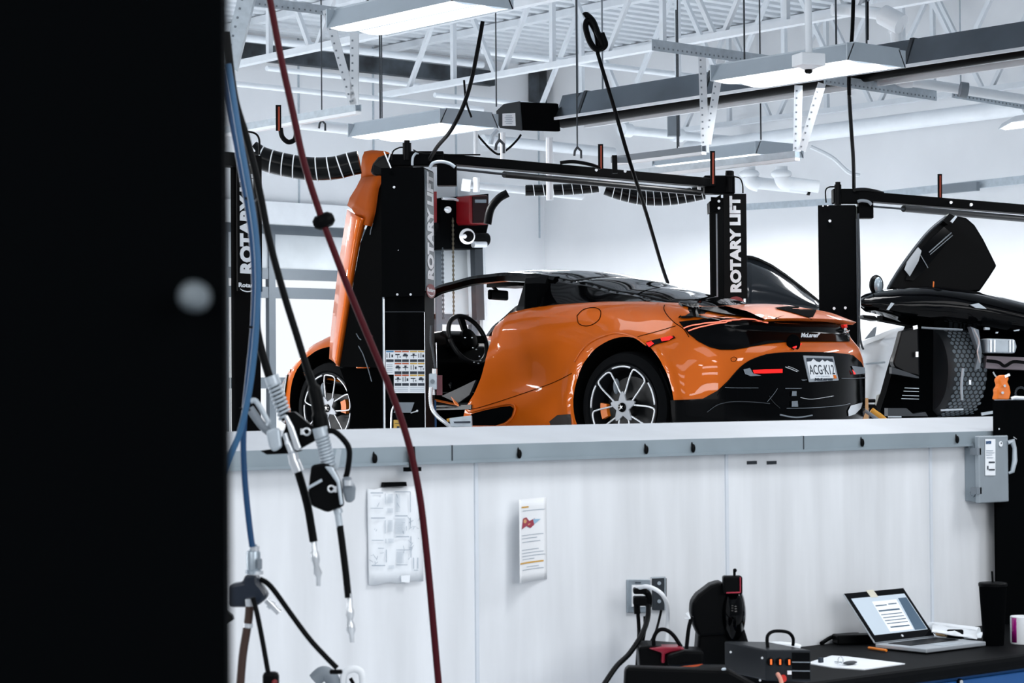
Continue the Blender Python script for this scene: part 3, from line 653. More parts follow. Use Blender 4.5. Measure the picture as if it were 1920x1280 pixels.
# instruction decals on the near post
def quadpx(x0, y0, x1, y1, k): return MB().prism([PA(x0, y0, k), PA(x1, y0, k), PA(x1, y1, k), PA(x0, y1, k)], -FH * .002)
dec = part('instruction_decal', quadpx(723, 656.5, 738.5, 702, 0), PAPER, t); part('instruction_decal', quadpx(738.5, 656.5, 797, 736.5, 0), PAPER, t)
hd = {'blue': MB(), 'red': MB(), 'yel': MB(), 'ink': MB(), 'pic': MB(), 'pale': MB()}
cols = [(724, 738), (740, 752.5), (754, 766.5), (769, 782), (783.5, 796)]
random.seed(11)
for r_, yy in enumerate((657.5, 680, 702)):
    for c_, (x0, x1) in enumerate(cols):
        if c_ == 0 and r_ > 0: continue
        k = 'blue' if c_ == 0 else ('red' if c_ < 3 else 'yel')
        part('decal_header', MB().prism([PA(x0, yy, -.003), PA(x1, yy, -.003), PA(x1, yy + 2.6, -.003), PA(x0, yy + 2.6, -.003)], -FH * .001), {'blue': mat('decal_blue', (.03, .18, .38), .5), 'red': mat('decal_orange', (.50, .10, .03), .5), 'yel': mat('decal_yellow', (.62, .38, .07), .5)}[k], dec)
        hd['ink'].prism([PA(x0, yy + 16, -.003), PA(x1, yy + 16, -.003), PA(x1, yy + 21, -.003), PA(x0, yy + 21, -.003)], -FH * .001)
        xm = (x0 + x1) / 2; ym = yy + 8
        kind = (r_ * 5 + c_) % 4
        if kind == 0: segs = [(x0 + 1, ym - 3, x0 + 2.2, ym + 5), (xm - 1, ym - 4, xm + .2, ym + 5), (x1 - 4, ym - 1, x1 - 1, ym + 4)]
        elif kind == 1: segs = [(x0 + 1, ym - 2, x1 - 3, ym), (xm - 1, ym, xm, ym + 6), (x1 - 3, ym + 2, x1 - 1.5, ym + 5)]
        elif kind == 2: segs = [(x0 + 1.5, ym - 1, x1 - 1.5, ym + 2.5), (x0 + 3, ym - 3, x1 - 4, ym - 1), (x1 - 5, ym + 2.5, x1 - 4, ym + 6)]
        else: segs = [(x0 + 1, ym, x1 - 1, ym + 1.5), (xm - 2, ym - 3, xm + 2, ym), (xm - .8, ym + 1.5, xm + .4, ym + 6)]
        for s in segs: hd['pic'].prism([PA(s[0], s[1], -.003), PA(s[2], s[1], -.003), PA(s[2], s[3], -.003), PA(s[0], s[3], -.003)], -FH * .001)
for yy in (683, 686, 690, 693, 697): hd['pale'].prism([PA(725, yy, -.003), PA(736, yy, -.003), PA(736, yy + 1, -.003), PA(725, yy + 1, -.003)], -FH * .001)
for yy in (726, 729, 732.5):
    for (x0, x1) in ((740, 765), (769, 795)): hd['pale'].prism([PA(x0, yy, -.003), PA(x1, yy, -.003), PA(x1, yy + .8, -.003), PA(x0, yy + .8, -.003)], -FH * .001)
for k, m_, nm in (('ink', INK, 'caption_block'), ('pic', INK, 'pictogram'), ('pale', INKL, 'small_print')): part('decal_' + nm, hd[k], m_, dec, kind='stuff')
part('grey_plate', MB().prism([PA(748, 754), PA(777, 754), PA(770, 773.5), PA(738, 773.5)], -FH * .01), GREY, t)
part('yellow_label', quadpx(738, 787, 753, 830, -.002), mat('decal_yellow', (.62, .38, .07), .5), t)
part('label_print', MB().prism([PA(744, 799, -.006), PA(749, 799, -.006), PA(749, 806, -.006), PA(744, 806, -.006)], -FH * .001).prism([PA(740, 793, -.006), PA(752, 793, -.006), PA(752, 794, -.006), PA(740, 794, -.006)], -FH * .001), INK, t)
part('small_latch', MB().cyl(PA(770, 774), PA(784, 770), .004, 8).ell(PA(782, 770), (.008, .008, .008)), SILV, t)
part('hose_edge_strip', MB().tube(path([(733, 830, 14.1), (734, 776, 14.1), (739, 760, 14.1)], 6), .006, 6), SILV, t, smooth=True)
# switch, conduit and coil beside the near post
part('control_switch', MB().box(P(812, 715, 14.1), (.05, .05, .10), CR, FH, ZU), STRUT, t, bev=.006)
part('switch_neck', MB().cyl(P(815, 704, 14.1), P(815, 691, 14.1), .017, 12).cyl(P(812, 724, 14.1), P(813, 740, 14.1), .012, 12), SILV, t, smooth=True)
part('switch_knob', MB().cyl(P(811, 715, 14.07), P(811, 715, 14.05), .014, 16), GREY, t, smooth=True)
part('red_cover', MB().box(P(824, 722, 14.12), (.036, .04, .125), CR, FH, ZU), MAROON, t)
pts = path([(808, 725, 14.05), (807, 745, 14.05), (810, 765, 14.05), (820, 780, 14.0), (836, 793, 13.9), (846, 802, 13.8)], 10)
part('flexible_conduit', MB().tube(pts, [.014 if i % 2 else .0115 for i in range(len(pts))], 10), SILV, t, smooth='all')
pts = path([(809, 610, 14.1), (808, 640, 14.1), (812, 660, 14.1), (816, 690, 14.1)], 16)
part('spring_cable', MB().tube(pts, [.010 if i % 2 else .006 for i in range(len(pts))], 8), DGREY, t, smooth='all')
part('thin_rod', MB().cyl(P(818, 642, 14.1), P(819, 690, 14.1), .003, 6), SILV, t)
part('blue_strip', MB().bar(P(816, 750, 14.2), P(817, 800, 14.2), .012, .01, FH), BLUE, t)
part('lift_arm', MB().box(P(790, 870, 14.3), (.9, .3, .12), CR, FH, ZU), BLK, t)

t = thing('car_lift', 'black two-post lift standing at right, its beam running out of the picture', 'car lift', (P(1573, 700, 17.3).x, P(1573, 700, 17.3).y, 0), group=LIFTG)
part('post', zpost('p', [(1537, 17.2), (1607, 17.2), (1613, 17.5), (1543, 17.6)], 0, 384), BLK, t, bev=.004)
part('post_edge', zpost('p', [(1608, 17.18), (1611, 17.18), (1611, 17.3), (1608, 17.3)], 0, 410), DGREY, t)
mb = MB()
for (x, y) in ((1556, 414), (1564, 578), (1585, 577), (1543, 386), (1552, 385)): mb.cyl(P(x, y, 17.19), P(x, y, 17.15), .011 if y != 386 and y != 385 else .006, 12)
part('bolt', mb, SILV, t)
part('crossbeam', beam(t, (1600, 358), (1960, 388), 17.3, 18.9, .075), BLK, t, bev=.004)
part('beam_head', MB().box(P(1585, 368, 17.3), (.2, .12, .11), CR, FH, ZU), BLK, t, bev=.006)
part('hydraulic_cylinder', MB().cyl(P(1571, 384, 17.25), P(1571, 346, 17.25), .027, 16).cyl(P(1571, 346, 17.25), P(1571, 341, 17.25), .02, 12), BLK2, t, smooth=True)
part('shutoff_box', MB().box(P(1622, 394, 17.3), (.115, .1, .13), CR, FH, ZU), BLK, t, bev=.004)
part('elbow_pipe', MB().tube(path([(1608, 378, 17.2), (1616, 376, 17.2), (1628, 378, 17.2), (1634, 384, 17.2)], 6), .012, 8), GREY, t, smooth=True)
part('sensor_rod', MB().cyl(P(1637, 387, 17.3), P(1697, 392, 17.5), .008, 8), DGREY, t)
part('padded_bar', MB().cyl(P(1694, 391, 17.5), P(1960, 414, 18.9), .026, 14), PADM, t, smooth=True)
mb = MB()
for (x, y) in ((1782, 380), (1820, 384)): q = P(x, y, 18); mb.cyl(q, q - FH * .03, .012, 10)
part('bolt', mb, SILV, t)
part('cable', MB().tube(path([(1549, 380, 17.2), (1548, 358, 17.2), (1554, 351, 17.2), (1566, 350, 17.2)], 8), .006, 6), BLK2, t, smooth=True)
part('cable', MB().tube(path([(1602, 356, 17.2), (1620, 355, 17.3), (1640, 358, 17.4), (1655, 362, 17.5)], 8), .014, 8), BLK2, t, smooth=True)
part('cable', MB().tube(path([(1609, 400, 17.15), (1612, 520, 17.15), (1611, 600, 17.15), (1614, 640, 17.1), (1619, 655, 17.1)], 8), .008, 8), DGREY, t, smooth=True)

t = thing('car_lift', 'black lift post with white lettering at far left, beside the dark column', 'car lift', (P(450, 700, 13.2).x, P(450, 700, 13.2).y, 0), group=LIFTG)
part('post', zpost('p', [(434, 13.1), (448, 13.15), (489, 13.3), (480, 13.6), (436, 13.5)], 0, 292), BLK, t, bev=.004)
part('post_edge', zpost('p', [(430.5, 13.05), (432.5, 13.05), (432.5, 13.1), (430.5, 13.1)], 0, 600), SILV, t)
decal(t, 444, 490.5, 13.05, 13.2, 287, 545, 448, 474, 291, 512, logo='plain')
part('crossbeam', beam(t, (360, 280), (462, 290), 12.8, 13.2, .08), BLK, t, bev=.004)
part('cable', MB().tube(path([(460, 246, 13.1), (478, 250, 13.1), (486, 262, 13.1), (486, 290, 13.1)], 8), .006, 6), BLK2, t, smooth=True)
part('bracket_strap', MB().bar(P(416, 296, 13), P(427, 287, 13), .008, .008).bar(P(470, 273, 13), P(478, 284, 13), .008, .008), SILV, t)

# ------------------------------------------------------------------ the orange sports car
CA = radians(97.6); CO = V((10.4075, 10.1986, 1.2874))
car = thing('sports_car', 'orange sports car raised on the lift, black roof, seen from its left rear', 'car', CO, CA)
CM = Matrix.Translation(CO) @ Matrix.Rotation(CA, 4, 'Z'); CI = CM.inverted(); CAMC = CI @ CAM
def rayc(x, y): return (CI.to_3x3() @ ray(x, y)).normalized()
def interp(tab, x):
    if x <= tab[0][0]: return tab[0][1]
    for (a, b), (c, d) in zip(tab, tab[1:]):
        if x <= c:
            t_ = (x - a) / (c - a); t_ = t_ * t_ * (3 - 2 * t_) * .5 + t_ * .5; return b + (d - b) * t_
    return tab[-1][1]
# top edge height of the body (haunch, sill of the cabin, front fender) and centre-line height
WT = [(-.90, .86), (-.75, .885), (-.55, .925), (-.30, .965), (-.1, .992), (.15, 1.008), (.45, 1.018), (.75, 1.015), (.95, 1.005), (1.12, .985), (1.22, .93), (1.32, .86), (1.44, .84), (1.7, .82), (2.1, .83), (2.5, .865), (2.8, .872), (3.0, .835), (3.2, .74), (3.45, .62), (3.75, .50)]
WCn = [(-.90, .875), (-.75, .905), (-.6, .965), (-.45, .985), (-.2, .985), (.3, .95), (1.2, .90), (2.2, .80), (2.9, .72), (3.3, .62), (3.75, .49)]
def plan(n=220):
    pts = []
    for k in range(n):
        a = pi * k / (n - 1)      # 0 = rear centre -> pi = front centre on the left side
        pts.append(a)
    rear = [(-.82 + .0, 0)]
    out = []
    for k in range(70):
        a = (pi / 2) * k / 69; u = -.30 - .53 * cos(a) ** (2 / 2.15); v = .965 * sin(a) ** (2 / 2.15); out.append((u, v))
    for k in range(1, 90): out.append((-.30 + 3.0 * k / 90, .965 - .03 * sin(pi * k / 90)))
    for k in range(61):
        a = (pi / 2) * k / 60; u = 2.70 + 1.02 * sin(a) ** (2 / 2.1); v = .965 * cos(a) ** (2 / 2.1); out.append((u, v))
    return out
pl_ = plan()
# profile: (height fraction, inset) from sill to top edge
PR = [(0, .07), (.06, .03), (.15, .012), (.28, 0), (.42, .0), (.55, .004), (.66, .018), (.75, .042), (.83, .075), (.90, .115), (.95, .155), (.985, .2), (1.0, .25)]
def body_pt(i, k):
    u, v = pl_[i]; w0 = .17 + .05 * (1 if u > 2.9 else 0); wt = interp(WT, u)
    up = pl_[max(i - 1, 0)]; un = pl_[min(i + 1, len(pl_) - 1)]
    tx, ty = un[0] - up[0], un[1] - up[1]; L = math.hypot(tx, ty) or 1; nx, ny = -ty / L, tx / L   # outward/inward
    if nx * (u - 1.4) + ny * v > 0: nx, ny = -nx, -ny
    h, ins = PR[k]; w_ = w0 + (wt - w0) * h
    sc = 1.0
    if u < -.45: sc = max(.55, 1 - (-.45 - u) * 1.3)
    ins = ins * sc
    # scooped flank between door and rear wheel, narrower waist above the sill
    g = math.exp(-((u - .98) / .42) ** 2) * math.exp(-((w_ - .56) / .17) ** 2); ins += .10 * g
    g = math.exp(-((u - 1.25) / .5) ** 2) * math.exp(-((w_ - .78) / .10) ** 2); ins += .05 * g
    # swelling around the wheel arches
    for uc in (0, 2.67):
        r_ = math.hypot(u - uc, w_ - .36); ins -= .018 * math.exp(-((r_ - .45) / .06) ** 2)
    if u < -.5: ins += .05 * math.exp(-((w_ - .80) / .05) ** 2) * min(1, (-.5 - u) * 5)
    return V((u + nx * ins, v + ny * ins, w_))
NI = len(pl_); rows = []
for i in range(NI):
    side = [body_pt(i, k) for k in range(len(PR))]
    # refine profile
    ref = []
    for a, b in zip(side, side[1:]): ref += [a, a.lerp(b, .5)]
    ref.append(side[-1])
    top = ref[-1]; u = top.x; us = max(-.35, min(2.9, u)); wc = interp(WCn, u)
    for q in range(1, 11):
        s = q / 10; uu = u + (us - u) * s; vv = top.y * (1 - s)
        wcc = interp(WCn, uu); z = top.z + (wcc - top.z) * (s * s * (3 - 2 * s)) + .012 * sin(pi * min(1, s * 3)) * (1 if s < .34 else 0)
        ref.append(V((uu, vv, z)))
    rows.append(ref)
mb = MB(); nk = len(rows[0])
mb.grid(rows); mb.grid([[V((p.x, -p.y, p.z)) for p in reversed(r_)] for r_ in rows])
low = [r_[0] for r_ in rows]; lowm = [V((p.x, -p.y, p.z)) for p in low]
mb.grid([[a, b] for a, b in zip(low, lowm)])
body = part('body_shell', mb, ORG, car, smooth='all', local=True)
bm = bmesh.new(); bm.from_mesh(body.data); bmesh.ops.remove_doubles(bm, verts=bm.verts, dist=.0012); bmesh.ops.dissolve_degenerate(bm, dist=1e-5, edges=bm.edges)
bmesh.ops.holes_fill(bm, edges=[e for e in bm.edges if e.is_boundary], sides=0)
bmesh.ops.recalc_face_normals(bm, faces=bm.faces); bm.to_mesh(body.data)
print('BODY nonmanifold edges', sum(1 for e in bm.edges if not e.is_manifold)); bm.free()
body.data.polygons.foreach_set('use_smooth', [True] * len(body.data.polygons))
def cutter(mb, m):
    me = bpy.data.meshes.new('c'); me.from_pydata([tuple(p) for p in mb.v], [], [tuple(f) for f in mb.f])
    bm = bmesh.new(); bm.from_mesh(me); bmesh.ops.remove_doubles(bm, verts=bm.verts, dist=1e-6); bmesh.ops.recalc_face_normals(bm, faces=bm.faces); bm.to_mesh(me); bm.free(); me.materials.append(m)
    o = bpy.data.objects.new('c', me); COL.objects.link(o); o.parent = car; return o
def boolean(o, cs):
    for c in cs:
        md = o.modifiers.new('b', 'BOOLEAN'); md.operation = 'DIFFERENCE'; md.solver = 'EXACT'; md.object = c; md.material_mode = 'TRANSFER'
    bpy.context.view_layer.update(); dg = bpy.context.evaluated_depsgraph_get(); me = bpy.data.meshes.new_from_object(o.evaluated_get(dg)); o.modifiers.clear(); o.data = me
    for c in cs: bpy.data.objects.remove(c)
# tree of the uncut shell, for panels that lie on it
bm = bmesh.new(); bm.from_mesh(body.data); TREE = BVHTree.FromBMesh(bm); bm.free()
def hit(x, y, tree=None, off=.004):
    d = rayc(x, y); loc, nrm, idx, dist = (tree or TREE).ray_cast(CAMC, d)
    if loc is None:
        # nearest surface point to the ray at the car's distance
        q = CAMC + d * 13.6; loc, nrm, idx, dist = (tree or TREE).find_nearest(q)
    if nrm.dot(d) > 0: nrm = -nrm
    return loc + nrm * off
def patch(name, poly, m, parent, off=.004, step=5, tree=None, smooth='all', solid=0, curved=False, label=None):
    if curved:
        n = 6; out = []
        for i in range(len(poly)):
            p0, p1, p2, p3 = [V((*poly[(i + j) % len(poly)], 0)) for j in (-1, 0, 1, 2)]
            for k in range(n):
                t_ = k / n; out.append(tuple((.5 * ((2 * p1) + (p2 - p0) * t_ + (2 * p0 - 5 * p1 + 4 * p2 - p3) * t_ * t_ + (3 * p1 - p0 - 3 * p2 + p3) * t_ ** 3))[:2]))
        poly = out
    dense = []
    for a, b in zip(poly, poly[1:] + poly[:1]):
        L = math.hypot(b[0] - a[0], b[1] - a[1]); n = max(1, int(L / step))
        for k in range(n): dense.append(V((a[0] + (b[0] - a[0]) * k / n, a[1] + (b[1] - a[1]) * k / n)))
    def inside(x, y):
        c = False
        for a, b in zip(dense, dense[1:] + dense[:1]):
            if (a.y > y) != (b.y > y) and x < (b.x - a.x) * (y - a.y) / (b.y - a.y) + a.x: c = not c
        return c
    pts = list(dense); x0, x1 = min(p.x for p in dense), max(p.x for p in dense); y0, y1 = min(p.y for p in dense), max(p.y for p in dense)
    y = y0 + step / 2
    while y < y1:
        x = x0 + step / 2
        while x < x1:
            if inside(x, y) and min((p - V((x, y))).length for p in dense) > step * .45: pts.append(V((x, y)))
            x += step
        y += step
    nE = len(dense); vs, es, fs, *_ = geometry.delaunay_2d_cdt(pts, [(i, (i + 1) % nE) for i in range(nE)], [list(range(nE))], 1, 1e-4)
    mb = MB(); mb.add([hit(v.x, v.y, tree, off) for v in vs], [f for f in fs])
    return part(name, mb, m, parent, smooth=smooth, local=True, solid=solid, label=label)
def line(name, pts, m, parent, w_=.004, off=.002, tree=None, step=6, closed=False):
    sm = smoothpath([V((x, y, 0)) for x, y in (pts + [pts[0]] if closed else pts)], 6)
    mb = MB().tube([hit(p.x, p.y, tree, off) for p in sm], w_ / 2, 6, cap=not closed); return part(name, mb, m, parent, smooth='all', local=True)
# cut wheel arches (black wells) and the door opening / cockpit
ARCH = mat('wheel_well_black', (.0015, .0018, .002), .9, spec=.03)
def arch(uc, wc_, rx, ry, v0, v1):
    pr = [V((uc + rx * cos(2 * pi * k / 64), v0, wc_ + ry * sin(2 * pi * k / 64))) for k in range(64)]; return MB().prism(pr, (0, v1 - v0, 0))
cs = [cutter(arch(0, .36, .405, .425, .55, 1.3), ARCH), cutter(arch(0, .36, .405, .425, -1.3, -.55), ARCH), cutter(arch(2.67, .36, .40, .42, .55, 1.3), ARCH), cutter(arch(2.67, .36, .40, .42, -1.3, -.55), ARCH)]
dp = [(1.14, 1.25), (1.20, .95), (1.245, .86), (1.235, .78), (1.235, .66), (1.265, .54), (1.30, .44), (1.36, .335), (1.45, .10), (2.34, .10), (2.34, .5), (2.10, .8), (2.10, 1.2)]
cs.append(cutter(MB().prism([V((a, -1.2, b)) for a, b in dp], (0, 2.4, 0)), ARCH))
boolean(body, cs)
for p_ in body.data.polygons: p_.use_smooth = True
body.data.set_sharp_from_angle(angle=radians(32))
# ---- cabin: roof, windscreen, rear glass
RC = [(-.55, .985), (-.255, 1.0), (.04, 1.06), (.39, 1.13), (.71, 1.208), (1.08, 1.272), (1.35, 1.288), (1.6, 1.28), (1.9, 1.238), (2.2, 1.13), (2.5, 1.0), (2.75, .87)]
RW = [(-.55, .52), (-.25, .62), (.1, .66), (.5, .68), (1.0, .66), (1.5, .62), (2.0, .66), (2.4, .73), (2.75, .80)]   # half width of the cabin base
RT = [(-.55, .30), (.1, .42), (.6, .50), (1.1, .53), (1.6, .52), (2.0, .54), (2.4, .62), (2.75, .74)]               # half width at the roof rail
def rail_h(u): return interp(RC, u) - (.045 if u < 1.7 else .045 + .01 * (u - 1.7))
def base_h(u): return min(interp(WT, u) - .015, rail_h(u) - .01)
def roof_row(u, q0=-1, q1=1, n=24):
    out = []
    for k in range(n + 1):
        q = q0 + (q1 - q0) * k / n; vt = interp(RT, u); out.append(V((u, q * vt, rail_h(u) + (interp(RC, u) - rail_h(u)) * (1 - abs(q) ** 2.4))))
    return out
def side_row(u, sgn=1, n=8, e0=0, e1=1):
    out = []; vt, vb = interp(RT, u), interp(RW, u)
    for k in range(n + 1):
        s = e0 + (e1 - e0) * k / n; bul = .02 * sin(pi * s); out.append(V((u, sgn * (vt + (vb - vt) * s + bul), rail_h(u) + (base_h(u) - rail_h(u)) * s)))
    return out
def us(a, b, n): return [a + (b - a) * k / n for k in range(n + 1)]
mb = MB().grid([roof_row(u) for u in us(.75, 1.86, 20)]); part('roof_panel', mb, BGL, car, smooth='all', local=True, solid=.03)
mb = MB().grid([roof_row(u) for u in us(-.42, .75, 24)]); part('rear_screen', mb, DGLASS, car, smooth='all', local=True, solid=.01)
mb = MB().grid([roof_row(u, -.93, .93) for u in us(1.86, 2.72, 16)]); part('windscreen', mb, GLASS, car, smooth='all', local=True)
for s in (1, -1):
    mb = MB().grid([side_row(u, s) for u in us(-.42, 1.02, 24)] + [[p.lerp(q_, .0) for p, q_ in zip(side_row(1.10, s), side_row(1.10, s))]])
    part('rear_quarter', mb, BGL, car, smooth='all', local=True, solid=.012)
    # roof rail and windscreen pillar, one swept bar
    pts = [V((u, s * (interp(RT, u) + .005), rail_h(u) - .012)) for u in us(.9, 2.74, 30)]
    mb = MB(); rows = []
    for p in pts: rows.append([p + V((0, s * .028, -.035)), p + V((0, s * .034, .0)), p + V((0, s * .015, .022)), p + V((0, -s * .03, .026)), p + V((0, -s * .035, -.01)), p + V((0, -s * .01, -.04)), p + V((0, s * .028, -.035))])
    mb.grid(rows); part('pillar_and_rail', mb, BGL, car, smooth=True, local=True)
# slanted B-pillar end of the quarter
for s in (1, -1):
    a = V((1.10, s * .56, rail_h(1.1))); b = V((1.30, s * .71, .84))
    mb = MB().prism([V((.95, s * .56, 1.215)), V((1.13, s * .57, 1.205)), V((1.14, s * .66, .98)), V((1.02, s * .72, .94)), V((.9, s * .70, .98))], (0, -s * .06, 0)); part('b_pillar', mb, BLK2, car, local=True)
# interior
part('floor_pan', MB().aabb((1.34, -.93, .12), (2.3, .80, .16)).aabb((1.40, -.95, .12), (2.36, -.88, .50)), BLKM, car, local=True)
part('bulkhead', MB().aabb((.92, -.7, .3), (1.02, .7, 1.16)), BLKM, car, local=True)
mb = MB().prism([V((1.95, -.72, .45)), V((1.88, -.72, .66)), V((1.93, -.72, .77)), V((2.1, -.72, .82)), V((2.5, -.72, .82)), V((2.5, -.72, .45))], (0, 1.44, 0)); part('dashboard', mb, BLK2, car, local=True, bev=.02)
def hub(x, y, v): 
    d = rayc(x, y); return CAMC + d * ((v - CAMC.y) / d.y)
c = hub(877, 636, .38)
ax = V((-.92, 0, .40)).normalized(); A1 = V((0, 1, 0)); A2 = ax.cross(A1).normalized()
print('STEER', c)
mb = MB().prism([V((1.98, .22, .74)), V((1.86, .22, .76)), V((1.87, .22, c.z + .03)), V((1.95, .22, c.z + .06)), V((2.08, .22, c.z + .05))], (0, .32, 0)); part('instrument_hood', mb, BLK2, car, local=True, bev=.03)
ring = [c + A1 * .178 * cos(a) + A2 * .178 * sin(a) for a in [2 * pi * k / 40 for k in range(41)]]
sw = part('steering_wheel', MB().tube(ring, .0165, 10), mat('black_leather', (.006, .007, .008), .45, spec=.4), car, smooth='all', local=True)
part('wheel_boss', MB().lathe(c - ax * .02, ax, [(0, .03), (.02, .075), (.045, .07), (.055, .02)], 20).box(c, (.34, .05, .02), A1, A2, ax).box(c - A2 * .08 , (.05, .16, .02), A1, A2, ax), BLK2, sw, local=True, smooth=True)
m0 = hub(934, 553, .1)
rm = part('interior_mirror', MB().box(m0, (.03, .24, .07), V((.98, .17, 0)), V((-.17, .98, 0)), V((0, 0, 1))), BLK2, car, local=True, bev=.012)
part('mirror_stalk', MB().cyl(m0 + V((.01, 0, .03)), V((m0.x + .12, m0.y, m0.z + .12)), .012, 10), BLK2, rm, local=True)
part('headliner_console', MB().box(V((1.72, 0, 1.205)), (.3, .3, .04)), BLK2, car, local=True)
for s in (1, -1):
    mb = MB().prism([V((1.2, s * .12, .35)), V((1.1, s * .12, .62)), V((1.03, s * .12, 1.02)), V((.99, s * .12, 1.02)), V((1.0, s * .12, .35))], (0, s * .46, 0)); part('seat', mb, BLK2, car, local=True, bev=.03)
part('sill_trim', MB().prism([V((1.30, .80, .36)), V((2.0, .80, .33)), V((2.0, .90, .33)), V((1.30, .93, .34))], (0, 0, .03)), mat('sill_grey', (.03, .035, .04), .35), car, local=True)
for (x, y) in ((872, 633), (885, 633), (887, 652), (893, 655), (899, 668), (889, 679), (897, 681), (901, 676), (828, 624)):
    part('switch_glint', MB().ell(hub(x, y, .62 if x > 850 else .5), (.006, .006, .0045), 8, 6), SILV, car, local=True)
# grey inner trim panel low in the door opening
mb = MB().prism([hub(828, 742, .88), hub(850, 732, .88), hub(892, 712, .88), hub(880, 740, .88), hub(858, 756, .88)], (0, -.02, 0)); part('inner_trim_panel', mb, mat('charcoal_trim', (.018, .022, .027), .45), car, local=True)
# ---- painted and black panels that lie on the shell
TAIL = mat('tail_panel_black', (.001, .0012, .0015), .12, spec=.09)
patch('tail_panel', [(1273, 604), (1300, 601), (1350, 597), (1400, 600), (1440, 603), (1520, 605), (1589, 603), (1592, 622), (1592, 641), (1560, 641), (1500, 641), (1470, 642), (1440, 645), (1405, 651), (1375, 656), (1350, 656), (1330, 651), (1308, 640), (1290, 625)], TAIL, car, off=.006)
patch('diffuser', [(1392, 684), (1412, 672), (1436, 664), (1470, 661), (1510, 660), (1560, 661), (1598, 666), (1614, 680), (1622, 700), (1626, 735), (1622, 770), (1612, 795), (1560, 797), (1400, 797), (1262, 797), (1258, 750), (1290, 749), (1318, 747), (1345, 732), (1366, 712)], TAIL, car, off=.006)
patch('engine_bay_cover', [(1262, 562), (1290, 560), (1330, 562), (1380, 575), (1415, 590), (1438, 601), (1405, 597), (1350, 590), (1300, 580), (1282, 575)], BLK2, car, off=.012)
patch('wheel_arch_flare', [(1262, 793), (1262, 748), (1250, 715), (1238, 690), (1236, 690), (1258, 745), (1258, 793)], ARCH, car, off=.003)
for pts in ([(1282, 617), (1300, 611), (1340, 605), (1380, 601), (1410, 601), (1438, 606)], [(1291, 622), (1310, 615), (1345, 607), (1370, 603)]):
    line('tail_light_strip', pts, mat('light_strip', (.6, .12, .08), .2, emit=(1, .25, .16), es=.8), car, .008, .01)
patch('side_marker', [(1213, 641), (1228, 637), (1264, 630), (1267, 634), (1250, 641), (1230, 646), (1219, 652), (1213, 648)], BGL, car, off=.006, step=3)
patch('marker_lens', [(1240, 635), (1258, 631), (1264, 633), (1255, 639), (1242, 641)], REDL, car, off=.01, step=3)
patch('marker_lens', [(1213, 643), (1223, 640), (1228, 645), (1219, 651)], REDL, car, off=.01, step=3)
patch('side_intake', [(884, 776), (910, 769), (940, 763), (958, 761), (964, 766), (960, 780), (948, 791), (930, 797), (886, 797)], BLKM, car, off=.006, curved=False)
line('intake_rim', [(880, 773), (910, 765), (940, 759), (960, 757), (967, 765), (963, 780), (950, 793), (932, 799)], ORG, car, .014, .006)
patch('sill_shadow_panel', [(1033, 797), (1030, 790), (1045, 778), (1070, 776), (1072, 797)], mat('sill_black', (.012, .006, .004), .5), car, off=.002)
ln = BLKM
line('panel_gap', [(1072, 700), (1040, 716), (1000, 731), (950, 748), (905, 762), (880, 768)], ln, car, .004)
line('panel_gap', [(1267, 611), (1230, 622), (1200, 630), (1196, 632)], ln, car, .004)
line('panel_gap', [(1246, 572), (1245, 580), (1252, 592), (1265, 605), (1282, 617), (1292, 632)], ln, car, .005)
line('panel_gap', [(1282, 606), (1320, 598), (1370, 592)], ln, car, .004)
line('fuel_flap_gap', [(1082, 592), (1095, 580), (1115, 577), (1126, 583), (1124, 598), (1112, 608), (1097, 611), (1085, 606)], ln, car, .005, closed=True)
line('shoulder_crease', [(982, 572), (1020, 575), (1060, 570), (1100, 566), (1160, 564), (1240, 566)], ORG, car, .006, .001)
line('parking_sensor', [(1370, 672), (1376, 669), (1381, 672), (1378, 677), (1372, 677)], ln, car, .003, closed=True)
line('arch_lip', [(1078, 678), (1092, 656), (1110, 640), (1135, 629), (1160, 625), (1190, 632), (1212, 647)], ORG, car, .012, .002)
line('diffuser_edge', [(1344, 741), (1366, 713), (1392, 685), (1420, 670), (1460, 662), (1540, 661), (1592, 665)], BLK2, car, .006, .006)
patch('fog_lamp', [(1409, 694), (1430, 693), (1464, 692), (1464, 699), (1430, 700), (1411, 700)], REDL, car, off=.016, step=3)
patch('fog_lamp_surround', [(1392, 693), (1404, 690), (1410, 700), (1425, 704), (1405, 705), (1395, 701)], GREY, car, off=.014, step=3)
line('diffuser_trim', [(1470, 688), (1480, 692), (1492, 697)], SILV, car, .006, .012); line('diffuser_trim', [(1475, 687), (1486, 691), (1495, 696)], SILV, car, .004, .012)
line('diffuser_trim', [(1358, 726), (1380, 727), (1420, 727)], GREY, car, .003, .012); line('diffuser_trim', [(1470, 728), (1500, 728)], GREY, car, .004, .012)
line('diffuser_trim', [(1500, 712), (1510, 712)], GREY, car, .004, .012); line('diffuser_trim', [(1575, 709), (1600, 709), (1622, 708)], GREY, car, .004, .012)
line('diffuser_trim', [(1455, 728), (1447, 740), (1436, 753)], GREY, car, .003, .014); line('diffuser_trim', [(1325, 772), (1345, 758), (1370, 753), (1400, 753), (1440, 756)], DGREY, car, .006, .016)
line('diffuser_trim', [(1498, 745), (1520, 748), (1560, 742)], SILV, car, .004, .012); line('diffuser_trim', [(1472, 765), (1520, 764), (1570, 760), (1590, 756)], GREY, car, .004, .014)
line('diffuser_trim', [(1460, 777), (1490, 782), (1520, 778)], GREY, car, .010, .012); line('diffuser_trim', [(1440, 742), (1446, 752), (1460, 765)], DGREY, car, .003, .014)
patch('exhaust_tip', [(1482, 733), (1490, 733), (1490, 742), (1481, 742)], GREY, car, off=.016, step=3); patch('exhaust_tip', [(1481, 752), (1492, 751), (1493, 762), (1481, 762)], GREY, car, off=.016, step=3)
